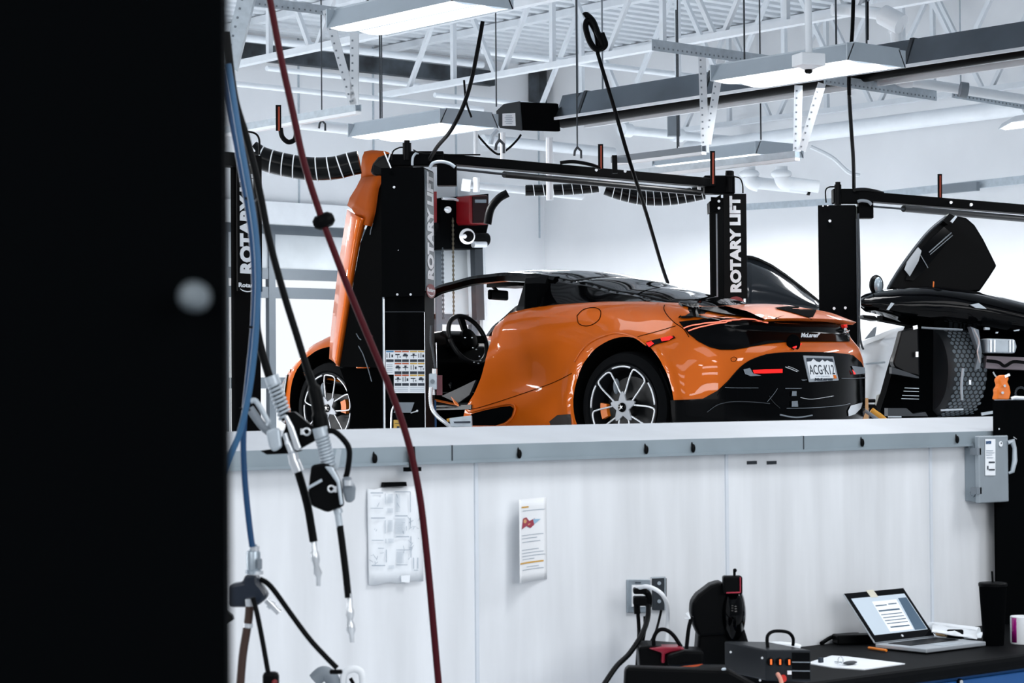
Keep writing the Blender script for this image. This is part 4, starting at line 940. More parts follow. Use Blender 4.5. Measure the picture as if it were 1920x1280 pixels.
patch('right_corner_lamp', [(1594, 686), (1618, 689), (1619, 700), (1600, 702)], GREY, car, off=.012, step=3)
patch('right_corner_lens', [(1593, 693), (1597, 697), (1600, 701), (1596, 702)], REDL, car, off=.018, step=2)
patch('bumper_corner_film', [(1587, 770), (1592, 760), (1606, 756), (1614, 754), (1611, 765), (1600, 776), (1588, 780)], SILV, car, off=.012, step=3, label='shiny wrap on the bumper corner')
# rear wing with its own underside, round badge boss, right tail light
wu = []
for s in us(-1, 1, 24):
    v = s * .50; u = -.80 + .05 * s * s; lip = .893 - .012 * abs(s) ** 3
    wu.append([V((u + .52, v * .80, .992 - .02 * abs(s) ** 2.2)), V((u + .34, v * .88, .995 - .02 * abs(s) ** 2.2)), V((u + .14, v * .97, .96 - .025 * abs(s) ** 2.2)), V((u - .005, v, lip)), V((u + .02, v, lip - .016)), V((u + .14, v * .97, lip - .01))])
part('rear_wing', MB().grid(wu), ORG, car, smooth=True, local=True)
WTREE = BVHTree.FromPolygons([p for r_ in wu for p in r_], [(i * 6 + k, i * 6 + k + 1, (i + 1) * 6 + k + 1, (i + 1) * 6 + k) for i in range(24) for k in range(5)])
patch('wing_vent', [(1452, 578), (1478, 575), (1534, 577), (1522, 598), (1490, 588)], BLKM, car, off=.005, tree=WTREE, step=4)
q = hit(1485, 645, off=.012); part('badge_boss', MB().lathe(q, V((-1, .25, 0)), [(0, .055), (.01, .05), (.014, 0)], 24), BLKM, car, local=True, smooth=True)
patch('right_tail_lens', [(1578, 608), (1596, 602), (1602, 600), (1599, 612), (1582, 614)], mat('tail_lens_dim', (.3, .01, .01), .15, emit=(1, .05, .04), es=.35), car, off=.014, step=3)
line('right_tail_strip', [(1582, 612), (1592, 607), (1600, 606)], REDL, car, .01, .018); line('right_tail_strip', [(1580, 623), (1588, 621), (1594, 619)], SILV, car, .006, .014)
q = hit(1500, 635, off=.012); e_ = hit(1534, 635, off=.012)
xd = (e_ - q).normalized(); text('lettering', 'McLaren', TXTW, car, q, xd, V((0, 0, 1)), .028, (e_ - q).length * .92, bold=.04, local=True, shear=.2, ext=.002)
patch('badge_flick', [(1529, 631), (1533, 626), (1535, 625), (1534, 630), (1531, 633)], TXTW, car, off=.014, step=3)
# licence plate, leaning a little
px_ = [(1507, 666), (1563, 668), (1573, 713), (1518, 716)]
c = hit(1540, 690, off=.03); pa, pb, pc, pd = [hub_ for hub_ in []] or [None] * 4
dn = V((-1, .12, .10)).normalized()
def onp(x, y, off=0):
    d = rayc(x, y); return CAMC + d * ((c - CAMC).dot(dn) / d.dot(dn)) + dn * off
plate = part('licence_plate', MB().prism([onp(*p) for p in px_], -dn * .01), mat('plate_frame_metal', (.42, .46, .50), .3, .3), car, local=True, bev=.003)
part('plate_face', MB().prism([onp(x, y, .002) for x, y in ((1511, 671), (1560, 672), (1568, 708), (1519, 710))], dn * .001), PAPER, plate, local=True)
part('plate_mountains', MB().prism([onp(x, y, .0035) for x, y in ((1511, 671), (1560, 672), (1562, 679), (1556, 678), (1550, 675), (1546, 678), (1541, 674), (1536, 679), (1530, 677), (1524, 672), (1520, 677), (1512, 678))], dn * .0006), INK, plate, local=True)
xd = (onp(1562, 690) - onp(1515, 690)).normalized(); yd = (onp(1540, 680) - onp(1544, 700)).normalized()
text('plate_number', 'ACG·K12', INK, plate, onp(1518, 702, .004), xd, yd, (onp(1514, 684) - onp(1518, 702)).length, (onp(1565, 700) - onp(1518, 702)).length, bold=.005, local=True, ext=.001)
text('frame_lettering', 'McLaren', INK, plate, onp(1527, 713.6, .003), xd, yd, .018, (onp(1561, 713) - onp(1527, 713)).length, bold=.05, shear=.2, local=True, ext=.001)
text('state_name', 'COLORADO', INKL, plate, onp(1529, 706.5, .004), xd, yd, .007, (onp(1555, 706) - onp(1529, 706)).length, local=True, ext=.001)
part('plate_sticker', MB().prism([onp(x, y, .004) for x, y in ((1561, 703), (1566, 703), (1568, 709), (1563, 710))], dn * .001), ORGD, plate, local=True)
# ---- wheels
def wheel(name, uc, v_out, R, rr, steer=0, spin=0, side=1):
    c = V((uc, v_out, .35)); out = V((sin(steer) * side, side * cos(steer), 0)); fw = V((cos(steer), -sin(steer), 0)) if side > 0 else V((cos(steer), sin(steer), 0))
    wd = .24 if R < .34 else .29
    ty = part(name, MB().lathe(c - out * wd, out, [(0, rr + .005), (.0, R - .03), (.03, R), (wd - .05, R), (wd - .015, R - .012), (wd, R - .045), (wd + .004, rr + .02), (wd - .012, rr + .002), (wd - .1, rr - .01)], 72), TYRE, car, smooth=True, local=True)
    def pp(r_, a, o=0): return c + fw * r_ * cos(a) + V((0, 0, 1)) * r_ * sin(a) + out * o
    part('rim_barrel', MB().tube_prof(c - out * .16, out, [(0, rr - .02), (.14, rr - .006), (.155, rr + .0), (.158, rr + .004), (.15, rr - .012), (.02, rr - .03)], 64), mat('dark_rim', (.008, .009, .011), .3, spec=.5), ty, smooth=True, local=True)
    part('brake_disc', MB().lathe(c - out * .11, out, [(0, .19), (.02, .19), (.021, .06), (.05, .05), (.05, 0)], 48), mat('brake_disc_iron', (.006, .007, .008), .4, .4), ty, smooth=True, local=True)
    part('wheel_back', MB().lathe(c - out * .2, out, [(0, rr - .02), (.01, rr - .02), (.011, 0)], 32), BLKM, ty, local=True)
    rk = rr / .262
    for j in range(5):
        a0 = spin + j * 2 * pi / 5
        L = [(.035, -.30, .0), (.075, -.36, -.004), (.12, -.40, -.008), (.17, -.355, -.008), (.215, -.30, -.005), (.243, -.215, 0), (.253, .0, .002), (.243, .215, 0), (.215, .30, -.005), (.17, .355, -.008), (.12, .40, -.008), (.075, .36, -.004), (.035, .30, 0)]
        L = [(.048, -.62), (.085, -.45), (.13, -.36), (.18, -.315), (.222, -.275), (.250, -.20), (.247, .10), (.236, .235), (.21, .265), (.17, .30), (.125, .345), (.085, .44), (.048, .60)]
        pts = smoothpath([pp(r_ * rk, a0 + da, -.010 + .012 * (r_ / .25)) for r_, da in L], 4)
        part('spoke', MB().tube(pts, .0062 * rk, 6), SILV, ty, smooth='all', local=True)
        arc = [pp((.252) * rk, a0 + a_, .004) for a_ in us(.34, .92, 12)]; part('rim_edge', MB().tube(arc, .0062 * rk, 6), SILV, ty, smooth='all', local=True)
    star = []
    for j in range(5):
        a0 = spin + j * 2 * pi / 5; star += [pp(.088 * rk, a0 + pi / 5 - .16, -.008), pp(.10 * rk, a0 + pi / 5, -.010), pp(.088 * rk, a0 + pi / 5 + .16, -.008), pp(.05 * rk, a0 + 2 * pi / 5, -.006)]
    part('hub_star', MB().prism(star, out * .012), mat('hub_silver', (.40, .42, .45), .45, .2), ty, local=True)
    part('hub_cap', MB().lathe(c + out * .004, out, [(0, .03), (.01, .028), (.012, 0)], 24), BGL, ty, smooth=True, local=True)
    mb = MB(); o2 = .018
    mb.prism([pp(.018, 2.6, o2), pp(.010, 2.0, o2), pp(.016, .9, o2), pp(.005, .3, o2), pp(.018, -.9, o2), pp(.004, -1.8, o2), pp(.015, -2.6, o2), pp(.006, 3.1, o2)], out * .001); part('cap_emblem', mb, SILV, ty, local=True)
    rs = []
    for a_ in us(2.80, 3.35, 8): rs.append([pp(.135, a_ - 3.2, -.035), pp(.185, a_ - 3.2, -.035)]) if name != 'front_wheel' else rs.append([pp(.13, a_, -.035), pp(.18, a_, -.035)])
    part('brake_caliper', MB().grid(rs), ORGD, ty, local=True, solid=-.03, label='orange brake caliper')
    cm = pp(.15, 1.05, -.03); part('hub_carrier', MB().ell(cm, (.022, .02, .05), 12, 8), GREY, ty, smooth=True, local=True)
    return ty
wheel('rear_wheel', 0, .95, .345, .262, spin=radians(52))
wheel('rear_wheel', 0, -.95, .345, .262, side=-1)
wheel('front_wheel', 2.665, .93, .325, .243, spin=radians(25))
wheel('front_wheel', 2.665, -.93, .325, .243, side=-1)
# front fender details: headlamp edge, marker, mudguard strip
patch('headlamp', [(541, 661), (552, 652), (558, 650), (552, 662), (544, 667)], BGL, car, off=.01, step=3)
patch('front_marker', [(533, 697), (538, 689), (547, 688), (545, 698)], ORGD, car, off=.008, step=3)
patch('front_marker', [(650, 671), (666, 664), (668, 674), (652, 676)], ORGD, car, off=.05, step=3)
line('bumper_edge', [(541, 702), (537, 725), (535, 755), (536, 790)], SILV, car, .006, .01)
patch('front_bumper_black', [(528, 716), (534, 706), (541, 703), (536, 740), (535, 800), (524, 800), (524, 750)], BGL, car, off=.01, step=4)
# raised left door: orange skin seen edge on, black inside
def DR(x, y, D): return CI @ P(x, y, D)
Lk = [(617, 672), (620, 625), (626, 570), (633, 510), (641, 455), (651, 392)]
Mk = [(627, 679), (634, 630), (642, 580), (650, 520), (660, 455), (668, 405)]
Rk = [(637, 687), (645, 640), (654, 585), (664, 520), (676, 455), (688, 412)]
rows = []
for a, b, c_ in zip(smoothpath([V((*p, 0)) for p in Lk], 5), smoothpath([V((*p, 0)) for p in Mk], 5), smoothpath([V((*p, 0)) for p in Rk], 5)):
    rows.append([DR(a.x, a.y, 15.35), DR((a.x + b.x) / 2, (a.y + b.y) / 2, 15.13), DR(b.x, b.y, 15.0), DR((c_.x + b.x) / 2, (c_.y + b.y) / 2, 14.96), DR(c_.x, c_.y, 15.0)])
door = part('raised_door', MB().grid(rows), ORG, car, smooth='all', local=True, solid=.03)
up = [[(651, 385), (660, 392), (677, 420), (690, 423)], [(656, 370), (668, 380), (682, 392), (697, 395)], [(668, 351), (680, 352), (692, 352), (703, 352)], [(677, 333), (688, 331), (700, 330), (712, 329)]]
rows = [[DR(x, y, 15.2 - .10 * k) for k, (x, y) in enumerate(r_)] for r_ in up]
part('door_shoulder', MB().grid(rows), mat('orange_paint_shaded', (.30, .055, .002), .5, spec=.1), door, smooth='all', local=True, solid=.03)  # darker copy of the car orange: the fold's shading is in the colour
tp = [[(677, 333), (688, 331), (700, 330), (712, 329)], [(677, 312), (688, 318), (700, 325), (712, 327)], [(679, 295), (688, 305), (700, 318), (714, 322)], [(683, 284), (695, 292), (708, 300), (722, 305)], [(697, 281), (708, 282), (722, 283), (738, 290)]]
rows = [[DR(x, y, 15.2 - .06 * k) for k, (x, y) in enumerate(r_)] for r_ in tp]
part('door_top', MB().grid(rows), mat('orange_paint_shaded', (.30, .055, .002), .5, spec=.1), door, smooth='all', local=True, solid=.02)
mb = MB().prism([DR(*p) for p in [(694, 322, 15.0), (699, 306, 15.0), (709, 294, 14.95), (726, 288, 14.9), (745, 290, 14.9), (745, 332, 14.9), (712, 330, 14.95), (700, 328, 15)]], CI.to_3x3() @ (FH * .06)); part('mirror_pod', mb, BLK2, door, local=True, bev=.02)
mb = MB().prism([DR(x, y, 15.02) for x, y in [(637, 687), (645, 640), (654, 585), (664, 520), (676, 455), (690, 420), (700, 380), (713, 330), (740, 325), (745, 690)]], CI.to_3x3() @ (FH * .06)); part('door_inner_panel', mb, BLK2, door, local=True)
for pts in ([(672, 648), (680, 662), (690, 690), (697, 715)], [(668, 625), (673, 634), (677, 637)], [(700, 390), (694, 412), (690, 418)], [(699, 418), (695, 432), (694, 440)]):
    part('inner_glint', MB().tube([DR(x, y, 14.98) for x, y in pts], .0035, 6), GREY, door, local=True)
part('front_arch_liner', MB().prism([DR(x, y, 15.05) for x, y in [(637, 690), (745, 690), (745, 805), (700, 805), (655, 805), (658, 760), (645, 710)]], CI.to_3x3() @ (FH * .04)), ARCH, car, local=True)
# ------------------------------------------------------------------ the black car on the right lift
D2 = 15.6
def K(x, y, k=0): return P(x, y, D2 + k)
bc = thing('sports_car', 'black sports car stripped at the front, at the right edge, one door raised', 'car', V((K(1800, 800).x, K(1800, 800).y, K(1800, 810).z)))
def slab(pts, d0, d1, bulge=0): 
    return MB().prism([K(x, y, d0) for x, y in pts], FH * (d1 - d0))
# bonnet clamshell: lofted surface with real depth
rows = []
for (x, yt, ym, yb) in ((1614, 556, 566, 577), (1622, 551, 569, 584), (1640, 545, 567, 588), (1655, 543, 566, 592), (1690, 539, 564, 604), (1737, 536, 562, 611), (1770, 537, 562, 614), (1800, 541, 564, 618), (1840, 548, 570, 622), (1880, 557, 578, 628), (1925, 568, 588, 634), (1990, 582, 600, 640)):
    rows.append([K(x, yt + (2 if x > 1700 else 0), .9), K(x, yt, .45), K(x, yt + 4, .15), K(x, ym, 0), K(x, (ym + yb) / 2, .02), K(x, yb, .15)])
part('bonnet_clamshell', MB().grid(rows), BGL, bc, smooth='all', solid=.03)
part('clam_ridge', MB().tube(path([(1735, 541, 15.85), (1790, 549, 15.85), (1850, 556, 15.85), (1925, 572, 15.85)], 8), .008, 8), BGL, bc, smooth=True)
part('lamp_aperture', slab([(1819, 571), (1835, 568), (1847, 576), (1850, 579), (1830, 577)], -.03, 0), STRUT, bc)
part('lamp_aperture', slab([(1663, 580), (1672, 567), (1677, 569), (1667, 581)], -.03, 0), STRUT, bc)
part('underside_body', slab([(1655, 590), (1700, 604), (1770, 612), (1930, 634), (1990, 640), (1990, 805), (1642, 805), (1652, 765), (1662, 735), (1673, 695), (1682, 665), (1698, 632), (1708, 610), (1655, 600)], .25, .5), BLKM, bc, bev=0)
part('lower_clam_lip', slab([(1618, 590), (1640, 592), (1650, 600), (1640, 600), (1620, 596)], .0, .2), BLK2, bc)
part('arch_liner', slab([(1690, 620), (1722, 612), (1725, 705), (1700, 700), (1678, 688), (1674, 680)], .05, .2), mat('liner_plastic', (.003, .0035, .0045), .3, spec=.2), bc, bev=.01)
part('liner_edge', slab([(1672, 688), (1700, 697), (1723, 706), (1723, 709), (1672, 700)], .0, .1), DGREY, bc)
# front wheel turned so that its tread faces the viewer
c0 = K(1778, 694, .35); ax2 = (CR * .96 + FH * .28).normalized(); L_ = .30
tr = part('front_wheel', MB().lathe(c0 - ax2 * L_ / 2, ax2, [(0, .2), (0, .29), (.03, .325), (.07, .335), (L_ - .07, .335), (L_ - .03, .325), (L_, .29), (L_, .2)], 64), mat('worn_tyre_rubber', (.012, .015, .018), .5, spec=.5), bc, smooth=True)
mb = MB(); b1 = ax2.cross(ZU).normalized(); 
def tp_(s, a, r_=.3365): return c0 + ax2 * s + (b1 * cos(a) + ZU * sin(a)) * r_
front = -1 if b1.dot(FW) > 0 else 1
hx = MB(); hs = .042
for iy in range(-16, 17):
    for ix in range(-3, 4):
        s = ix * hs * .9 * 1.0 + (.5 * hs * .9 if iy % 2 else 0); a = iy * hs * .78 / .3365
        if abs(s) > .12: continue
        A0 = a if front > 0 else pi - a
        cs_ = [tp_(s + hs * .36 * sin(pi / 3 * k), A0 + (hs * .40 * cos(pi / 3 * k)) / .3365) for k in range(6)]
        hx.add(cs_, [tuple(range(6))])
part('tread_block', hx, mat('tread_block_rubber', (.11, .135, .155), .45, spec=.5), tr, kind='stuff')
part('suspension_plate', slab([(1820, 612), (1835, 618), (1841, 660), (1838, 690), (1828, 694), (1836, 660)], -.02, .1), GREY, bc)
part('bright_edge', MB().tube(path([(1826, 616, 15.5), (1836, 640, 15.5), (1833, 660, 15.5), (1838, 680, 15.5)], 6), .006, 6), SILV, bc, smooth=True)
part('bright_edge', MB().tube(path([(1806, 690, 15.5), (1803, 720, 15.5), (1804, 750, 15.5)], 6), .010, 6), STRUT, bc, smooth=True)
part('bright_edge', MB().tube(path([(1728, 614, 15.5), (1760, 616, 15.5), (1805, 618, 15.5)], 6), .007, 6), GREY, bc, smooth=True)
part('cooler_box', slab([(1851, 634), (1903, 636), (1907, 650), (1903, 662), (1851, 661)], -.08, .2), STRUT, bc, bev=.01)
mb = MB()
for x in (1856, 1863, 1892, 1898): mb.prism([K(x, 637, -.09), K(x + 3, 637, -.09), K(x + 3, 660, -.09), K(x, 660, -.09)], -FH * .01)
part('cooler_rib', mb, SILV, bc)
part('front_crossmember', slab([(1850, 667), (1990, 672), (1990, 696), (1848, 690)], -.02, .2), mat('dusty_crossmember', (.20, .17, .19), .5, .2), bc)
part('hose_loop', MB().tube(path([(1850, 676, 15.5), (1872, 679, 15.5), (1884, 686, 15.5), (1900, 678, 15.5), (1925, 680, 15.5)], 6), .012, 8), BLK2, bc, smooth=True)
part('wing_block', slab([(1847, 613), (1856, 614), (1856, 618), (1847, 618)], -.05, 0).prism([K(1868, 622, -.05), K(1872, 622, -.05), K(1871, 625, -.05), K(1867, 625, -.05)], FH * .02).prism([K(1901, 619, -.05), K(1912, 617, -.05), K(1911, 620, -.05), K(1902, 621, -.05)], FH * .02), STRUT, bc)
part('liner_clip', slab([(1717, 659), (1722, 659), (1722, 669), (1717, 669)], -.03, 0).prism([K(1712, 611, -.03), K(1720, 609, -.03), K(1721, 616, -.03), K(1713, 618, -.03)], FH * .02).prism([K(1817, 712, -.03), K(1821, 712, -.03), K(1821, 721, -.03), K(1817, 721, -.03)], FH * .02), SILV, bc)
mb = MB()
for y in (727, 733, 741, 747): mb.bar(K(1696 - (y - 727) * .3, y, -.02), K(1723, y + 1, -.02), .006, .005)
part('grille_slat', mb, STRUT, bc)
part('lower_duct', slab([(1665, 765), (1700, 765), (1712, 776), (1735, 772), (1740, 780), (1665, 780)], -.05, .1), DGREY, bc)
part('undertray_edge', MB().bar(K(1665, 781, -.1), K(1690, 781, -.1), .01, .01).bar(K(1764, 769, -.1), K(1806, 767, -.1), .02, .012).bar(K(1840, 776, -.1), K(1866, 772, -.1), .03, .02), STRUT, bc)
part('coolant_pipe', MB().tube(path([(1862, 697, 15.4), (1868, 706, 15.4), (1878, 711, 15.4), (1890, 703, 15.4)], 6), .006, 6), SILV, bc, smooth=True)
mb = MB()
for a in us(0, 2 * pi, 20): mb.ell(K(1914 + 10 * cos(a), 737 + 11 * sin(a), -.05), (.009, .009, .009), 6, 4)
part('ring_gear', mb, DGREY, bc)
# raised door with its window
dpts = [(1664, 541), (1672, 526), (1690, 498), (1712, 468), (1735, 440), (1766, 412), (1790, 404), (1812, 408), (1828, 422), (1844, 448), (1858, 476), (1869, 498), (1855, 520), (1837, 546), (1790, 548), (1720, 545)]
dr = part('raised_door', slab(dpts, .7, .78), BLK2, bc, bev=.012)
part('door_window', slab([(1698, 524), (1712, 490), (1728, 466), (1750, 444), (1770, 425), (1788, 441), (1770, 462), (1748, 488), (1728, 512), (1712, 526)], .66, .7), DGLASS, dr)
part('window_reflection_panel', slab([(1696, 505), (1703, 485), (1717, 459), (1728, 470), (1722, 490), (1706, 518)], .65, .66), mat('pale_window_reflection', (.40, .44, .48), .3), dr, label='pale painted reflection in the window corner')  # highlight on the glass put in as a pale panel
part('frame_bar', MB().bar(K(1742, 473, .64), K(1784, 436, .64), .010, .008).bar(K(1744, 477, .64), K(1786, 441, .64), .006, .006).bar(K(1726, 478, .64), K(1740, 502, .64), .006, .006), GREY, dr)
part('outer_skin_edge', MB().tube(path([(1665, 541, 16.2), (1690, 500, 16.2), (1735, 441, 16.2), (1766, 413, 16.2), (1775, 408, 16.2)], 6), .012, 8), DGREY, dr, smooth=True)
part('hinge_arm', slab([(1768, 414), (1780, 400), (1790, 405), (1778, 421)], .55, .7), BLK2, dr)
part('hinge_plate', slab([(1782, 415), (1792, 404), (1795, 406), (1786, 418)], .53, .55), STRUT, dr)
part('orange_tag', slab([(1749, 540), (1750, 527), (1752, 528), (1751, 540)], .45, .46), ORGD, dr)
mir = part('door_mirror', MB().ell(K(1643, 534, .4), (.052, .05, .072), 20, 12, CR, FH, ZU), BLK2, bc, smooth=True)
part('mirror_glass', MB().ell(K(1647, 535, .35), (.030, .02, .060), 20, 12, CR, FH, ZU), mat('mirror_glass_grey', (.30, .37, .42), .15, .3), mir, smooth=True)
# tinted screen between the posts
rows = []
for (x, yt, yb) in ((1398, 484, 590), (1410, 485, 590), (1422, 489, 590), (1445, 500, 588), (1470, 517, 586), (1500, 540, 584), (1525, 560, 582), (1541, 574, 580)):
    rows.append([P(x, yt + (yb - yt) * k / 6, 18.6 - .5 * sin(pi * (k + 2) / 12) + (x - 1400) * .003) for k in range(7)])
part('tinted_screen', MB().grid(rows), GGLASS, bc, smooth='all', solid=.01, label='dark glass screen seen between the two lift posts')
part('screen_frame', MB().tube([r_[0] for r_ in rows], .025, 8), BLK2, bc, smooth=True)

# white car body beyond
t = thing('white_car', 'plain white car body with a crease, between orange car and black car', 'car', P(1660, 780, 17))
rows = []
for (y, x1) in ((607, 1698), (625, 1688), (645, 1677), (665, 1671), (690, 1664), (715, 1657), (735, 1651), (760, 1641), (800, 1628)):
    yl = y + (28 if y < 610 else 0); b = .12 * sin((y - 600) / 60) 
    rows.append([P(1590, max(y, 645) if y < 645 else y, 18.3 + b), P(1618, max(y, 639) if y < 640 else y, 17.95 + b), P((1618 + x1) / 2, max(y, 622) if y < 625 else y, 17.75 + b), P(x1, y, 17.8 + b)])
part('side_panel', MB().grid(rows), WHT, t, smooth='all', solid=.05)
part('crease_line', MB().tube([P(1595, 684, 18.1), P(1625, 682, 17.85), P(1660, 679, 17.78)], .008, 6), STRUT, t)
part('lower_crease', MB().tube([P(1600, 728, 18.2), P(1625, 727, 18.0), P(1648, 723, 17.9)], .008, 6), STRUT, t)
part('window_pillar', MB().prism([P(1622, 636, 17.1), P(1640, 614, 17.1), P(1644, 612, 17.1), P(1641, 630, 17.1)], FH * .05), GREY, t)
part('sill', MB().prism([P(1636, 783, 16.6), P(1648, 740, 16.6), P(1664, 735, 16.6), P(1652, 775, 16.6)], FH * .1), mat('pale_grey_sill', (.30, .31, .29), .5), t)
solo('cardboard_box', MB().prism([P(1597, 795, 15), P(1610, 765, 15), P(1621, 746, 15), P(1628, 746, 15), P(1629, 795, 15)], FH * .3), TAN, 'tan cardboard box behind the rear bumper of orange car', 'box')
t = thing('lift_arm_pad', 'black lift arm with two round studs right of the cardboard box', 'lift arm', P(1635, 790, 15.2))
part('arm', MB().box(P(1633, 776, 15.3), (.05, .2, .12), CR, FH, ZU), BLK2, t, bev=.006)
for y in (751, 761): part('stud', MB().cyl(P(1626, y, 15.2), P(1641, y, 15.2), .012, 12), BLK2, t, smooth=True)
solo('yellow_hose', MB().tube(path([(1634, 768, 15.1), (1642, 774, 15.1), (1652, 781, 15.1), (1664, 792, 15.1)], 8), .018, 10), YEL, 'yellow hose low behind the cap, right of the cardboard box', 'hose', smooth=True)
pts = path([(1612, 764, 14.8), (1622, 770, 14.8), (1634, 778, 14.8), (1650, 790, 14.8)], 14)
solo('corrugated_conduit', MB().tube(pts, [.014 if i % 2 else .010 for i in range(len(pts))], 10), GREY, 'grey corrugated conduit beneath the orange rear bumper', 'conduit', smooth='all')
solo('yellow_hose', MB().tube(path([(838, 788, 13.5), (850, 786, 13.5), (862, 791, 13.5), (866, 800, 13.5)], 8), .010, 10), YEL, 'yellow hose on the cap behind the flexible conduit', 'hose', smooth=True)
t = thing('tool_tray', 'small bright metal tray just behind the cap, below the orange sill', 'tray', P(865, 800, 13.3))
part('tray_body', MB().prism([P(845, 800, 13.4), P(842, 784, 13.4), P(884, 779, 13.4), P(885, 800, 13.4)], FH * .2), STRUT, t, bev=.005)
part('tray_slot', MB().prism([P(852, 793, 13.37), P(850, 790, 13.37), P(882, 789, 13.37), P(882, 793, 13.37)], -FH * .01), INK, t)

# ------------------------------------------------------------------ right: black cabinet, hook, disconnect switch
qx = PY(1867, 900, YW - .056).x; zt = PY(1867, 750, YW - .056).z
t = thing('steel_cabinet', 'tall black cabinet at the right edge, rising above the white partition', 'cabinet', (qx, YW - .056, EYE - .843))
part('cabinet_body', MB().aabb((qx, YW - .056, EYE - .843), (qx + 1.6, YW - .047, zt)), BLKM, t)
part('top_edge', MB().bar((qx, YW - .055, zt + .001), (qx + 1.6, YW - .055, zt + .001), .003, .003), GREY, t)
q = PY(1873, 804, YW - .056); part('rivet', MB().ell(q, (.004, .004, .004), 8, 6), SILV, t)
q = PY(1903, 821, YW - .057); part('scratch', MB().box(q, (.02, .002, .003), V((.9, 0, -.4)).normalized(), V((0, 1, 0)), V((.4, 0, .9)).normalized()), SILV, t)
Dc = (PY(1882, 750, YW - .055) - CAM).dot(FW)
t = thing('hook_clamp', 'bright orange clamp standing on top of the black cabinet', 'clamp', P(1882, 750, Dc))
part('clamp_body', MB().prism([P(x, y, Dc) for x, y in ((1869, 749), (1872, 738), (1871, 730), (1876, 722), (1873, 712), (1878, 704), (1887, 702), (1893, 708), (1890, 716), (1894, 724), (1896, 736), (1893, 749))], V((0, .025, 0))), ORGD, t, bev=.005)
part('clamp_bolt', MB().cyl(P(1884, 723, Dc), P(1884, 723, Dc - .02), .005, 10).cyl(P(1880, 736, Dc), P(1880, 736, Dc - .02), .005, 10), SILV, t)
part('clamp_tip', MB().bar(P(1884, 706, Dc), P(1893, 702, Dc), .008, .008), SILV, t)
solo('parts_tray', MB().tube([P(1896, 747, Dc), P(1903, 745, Dc), P(1925, 746, Dc)], .006, 8), PAPER, 'crumpled white rag on the black cabinet, right of the orange clamp', 'rag', smooth=True)
# disconnect switch box
t = thing('disconnect_box', 'grey metal switch box with white label on the partition, upper right', 'switch box', PY(1850, 945, YW - .1))
Yf = YW - .075
a0 = PY(1808, 880, YW); 
def S(x, y, Y): return PY(x, y, Y)
xl, xr_ = PY(1840, 880, Yf).x, PY(1890, 880, Yf).x
zt1, zb1 = PY(1845, 817, Yf).z, PY(1845, 943, Yf).z
xls = xl
part('box_body', MB().aabb((xl, Yf + .012, zb1 + .006), (xr_, YW - .058, zt1 - .004)).aabb((xl, YW - .058, zb1 + .006), (min(xr_, qx - .003), YW - .048, zt1 - .004)).aabb((xl, YW - .048, zb1 + .006), (min(xr_, qx - .003), YW, zl - .004)), mat('box_grey', (.27, .32, .36), .4, .3), t, bev=.003)
part('front_cover', MB().aabb((xl - .012, Yf, zb1), (xr_ + .004, Yf + .02, zt1)), mat('box_cover_grey', (.34, .39, .43), .35, .35, noise=.06), t, bev=.004)
def fq(x0, y0, x1, y1, k=0): return MB().prism([S(x0, y0, Yf - k), S(x1, y0, Yf - k), S(x1, y1, Yf - k), S(x0, y1, Yf - k)], (0, -.001, 0))
lb = part('paper_label', fq(1847, 823, 1866, 891, .002), PAPER, t)
q = S(1849, 832, Yf - .004); text('label_lettering', 'EATON', mat('label_blue', (.02, .08, .2), .5), lb, q, V((1, 0, 0)), ZU, .010, .028, bold=.02)
mb = MB(); mb.v, mb.f = [], []
for y, x0, x1 in ((844, 1849, 1862), (848, 1849, 1864), (852, 1849, 1860), (857, 1850, 1862)): mb.prism([S(x0, y, Yf - .004), S(x1, y, Yf - .004), S(x1, y + .8, Yf - .004), S(x0, y + .8, Yf - .004)], (0, -.001, 0))
part('label_print', mb, INKL, lb)
mb = MB()
for y in (865, 879): mb.prism([S(1854, y, Yf - .004), S(1865, y, Yf - .004), S(1865, y + 2.5, Yf - .004), S(1854, y + 2.5, Yf - .004)], (0, -.001, 0))
mb.prism([S(1851, 873, Yf - .004), S(1853, 873, Yf - .004), S(1853, 880, Yf - .004), S(1851, 880, Yf - .004)], (0, -.001, 0))
part('label_symbol', mb, INK, lb)
q = S(1876, 832, Yf - .002); part('round_sticker', MB().cyl(q, q + V((0, -.002, 0)), .010, 20), PAPER, t); part('sticker_dot', MB().cyl(q + V((0, -.003, .003)), q + V((0, -.004, .003)), .003, 10), INK, t)
for z in (zt1 - .055, zb1 + .045): part('hinge_tab', MB().aabb((xl - .024, Yf + .0, z - .012), (xl + .0, Yf + .03, z + .012)), GREY, t); 
for z in (zt1 - .04, zb1 + .035):
    q = V((xl - .001, YW - .035, z)); part('knockout', MB().lathe(q, V((-1, 0, 0)), [(0, .014), (.003, .014), (.0032, .009), (.001, .008), (.001, 0)], 20), mat('box_grey', (.27, .32, .36), .4, .3), t, smooth=True)
q0 = S(1891, 868, Yf + .02); q0.x = xr_
part('lever_handle', MB().tube([q0 + V((.0, -.02, .075)), q0 + V((.015, -.03, .08)), q0 + V((.020, -.035, .055)), q0 + V((.020, -.035, .01)), q0 + V((.012, -.03, -.03)), q0 + V((.004, -.02, -.035))], [.008, .012, .008, .010, .008, .005], 10), STRUT, t, smooth=True)

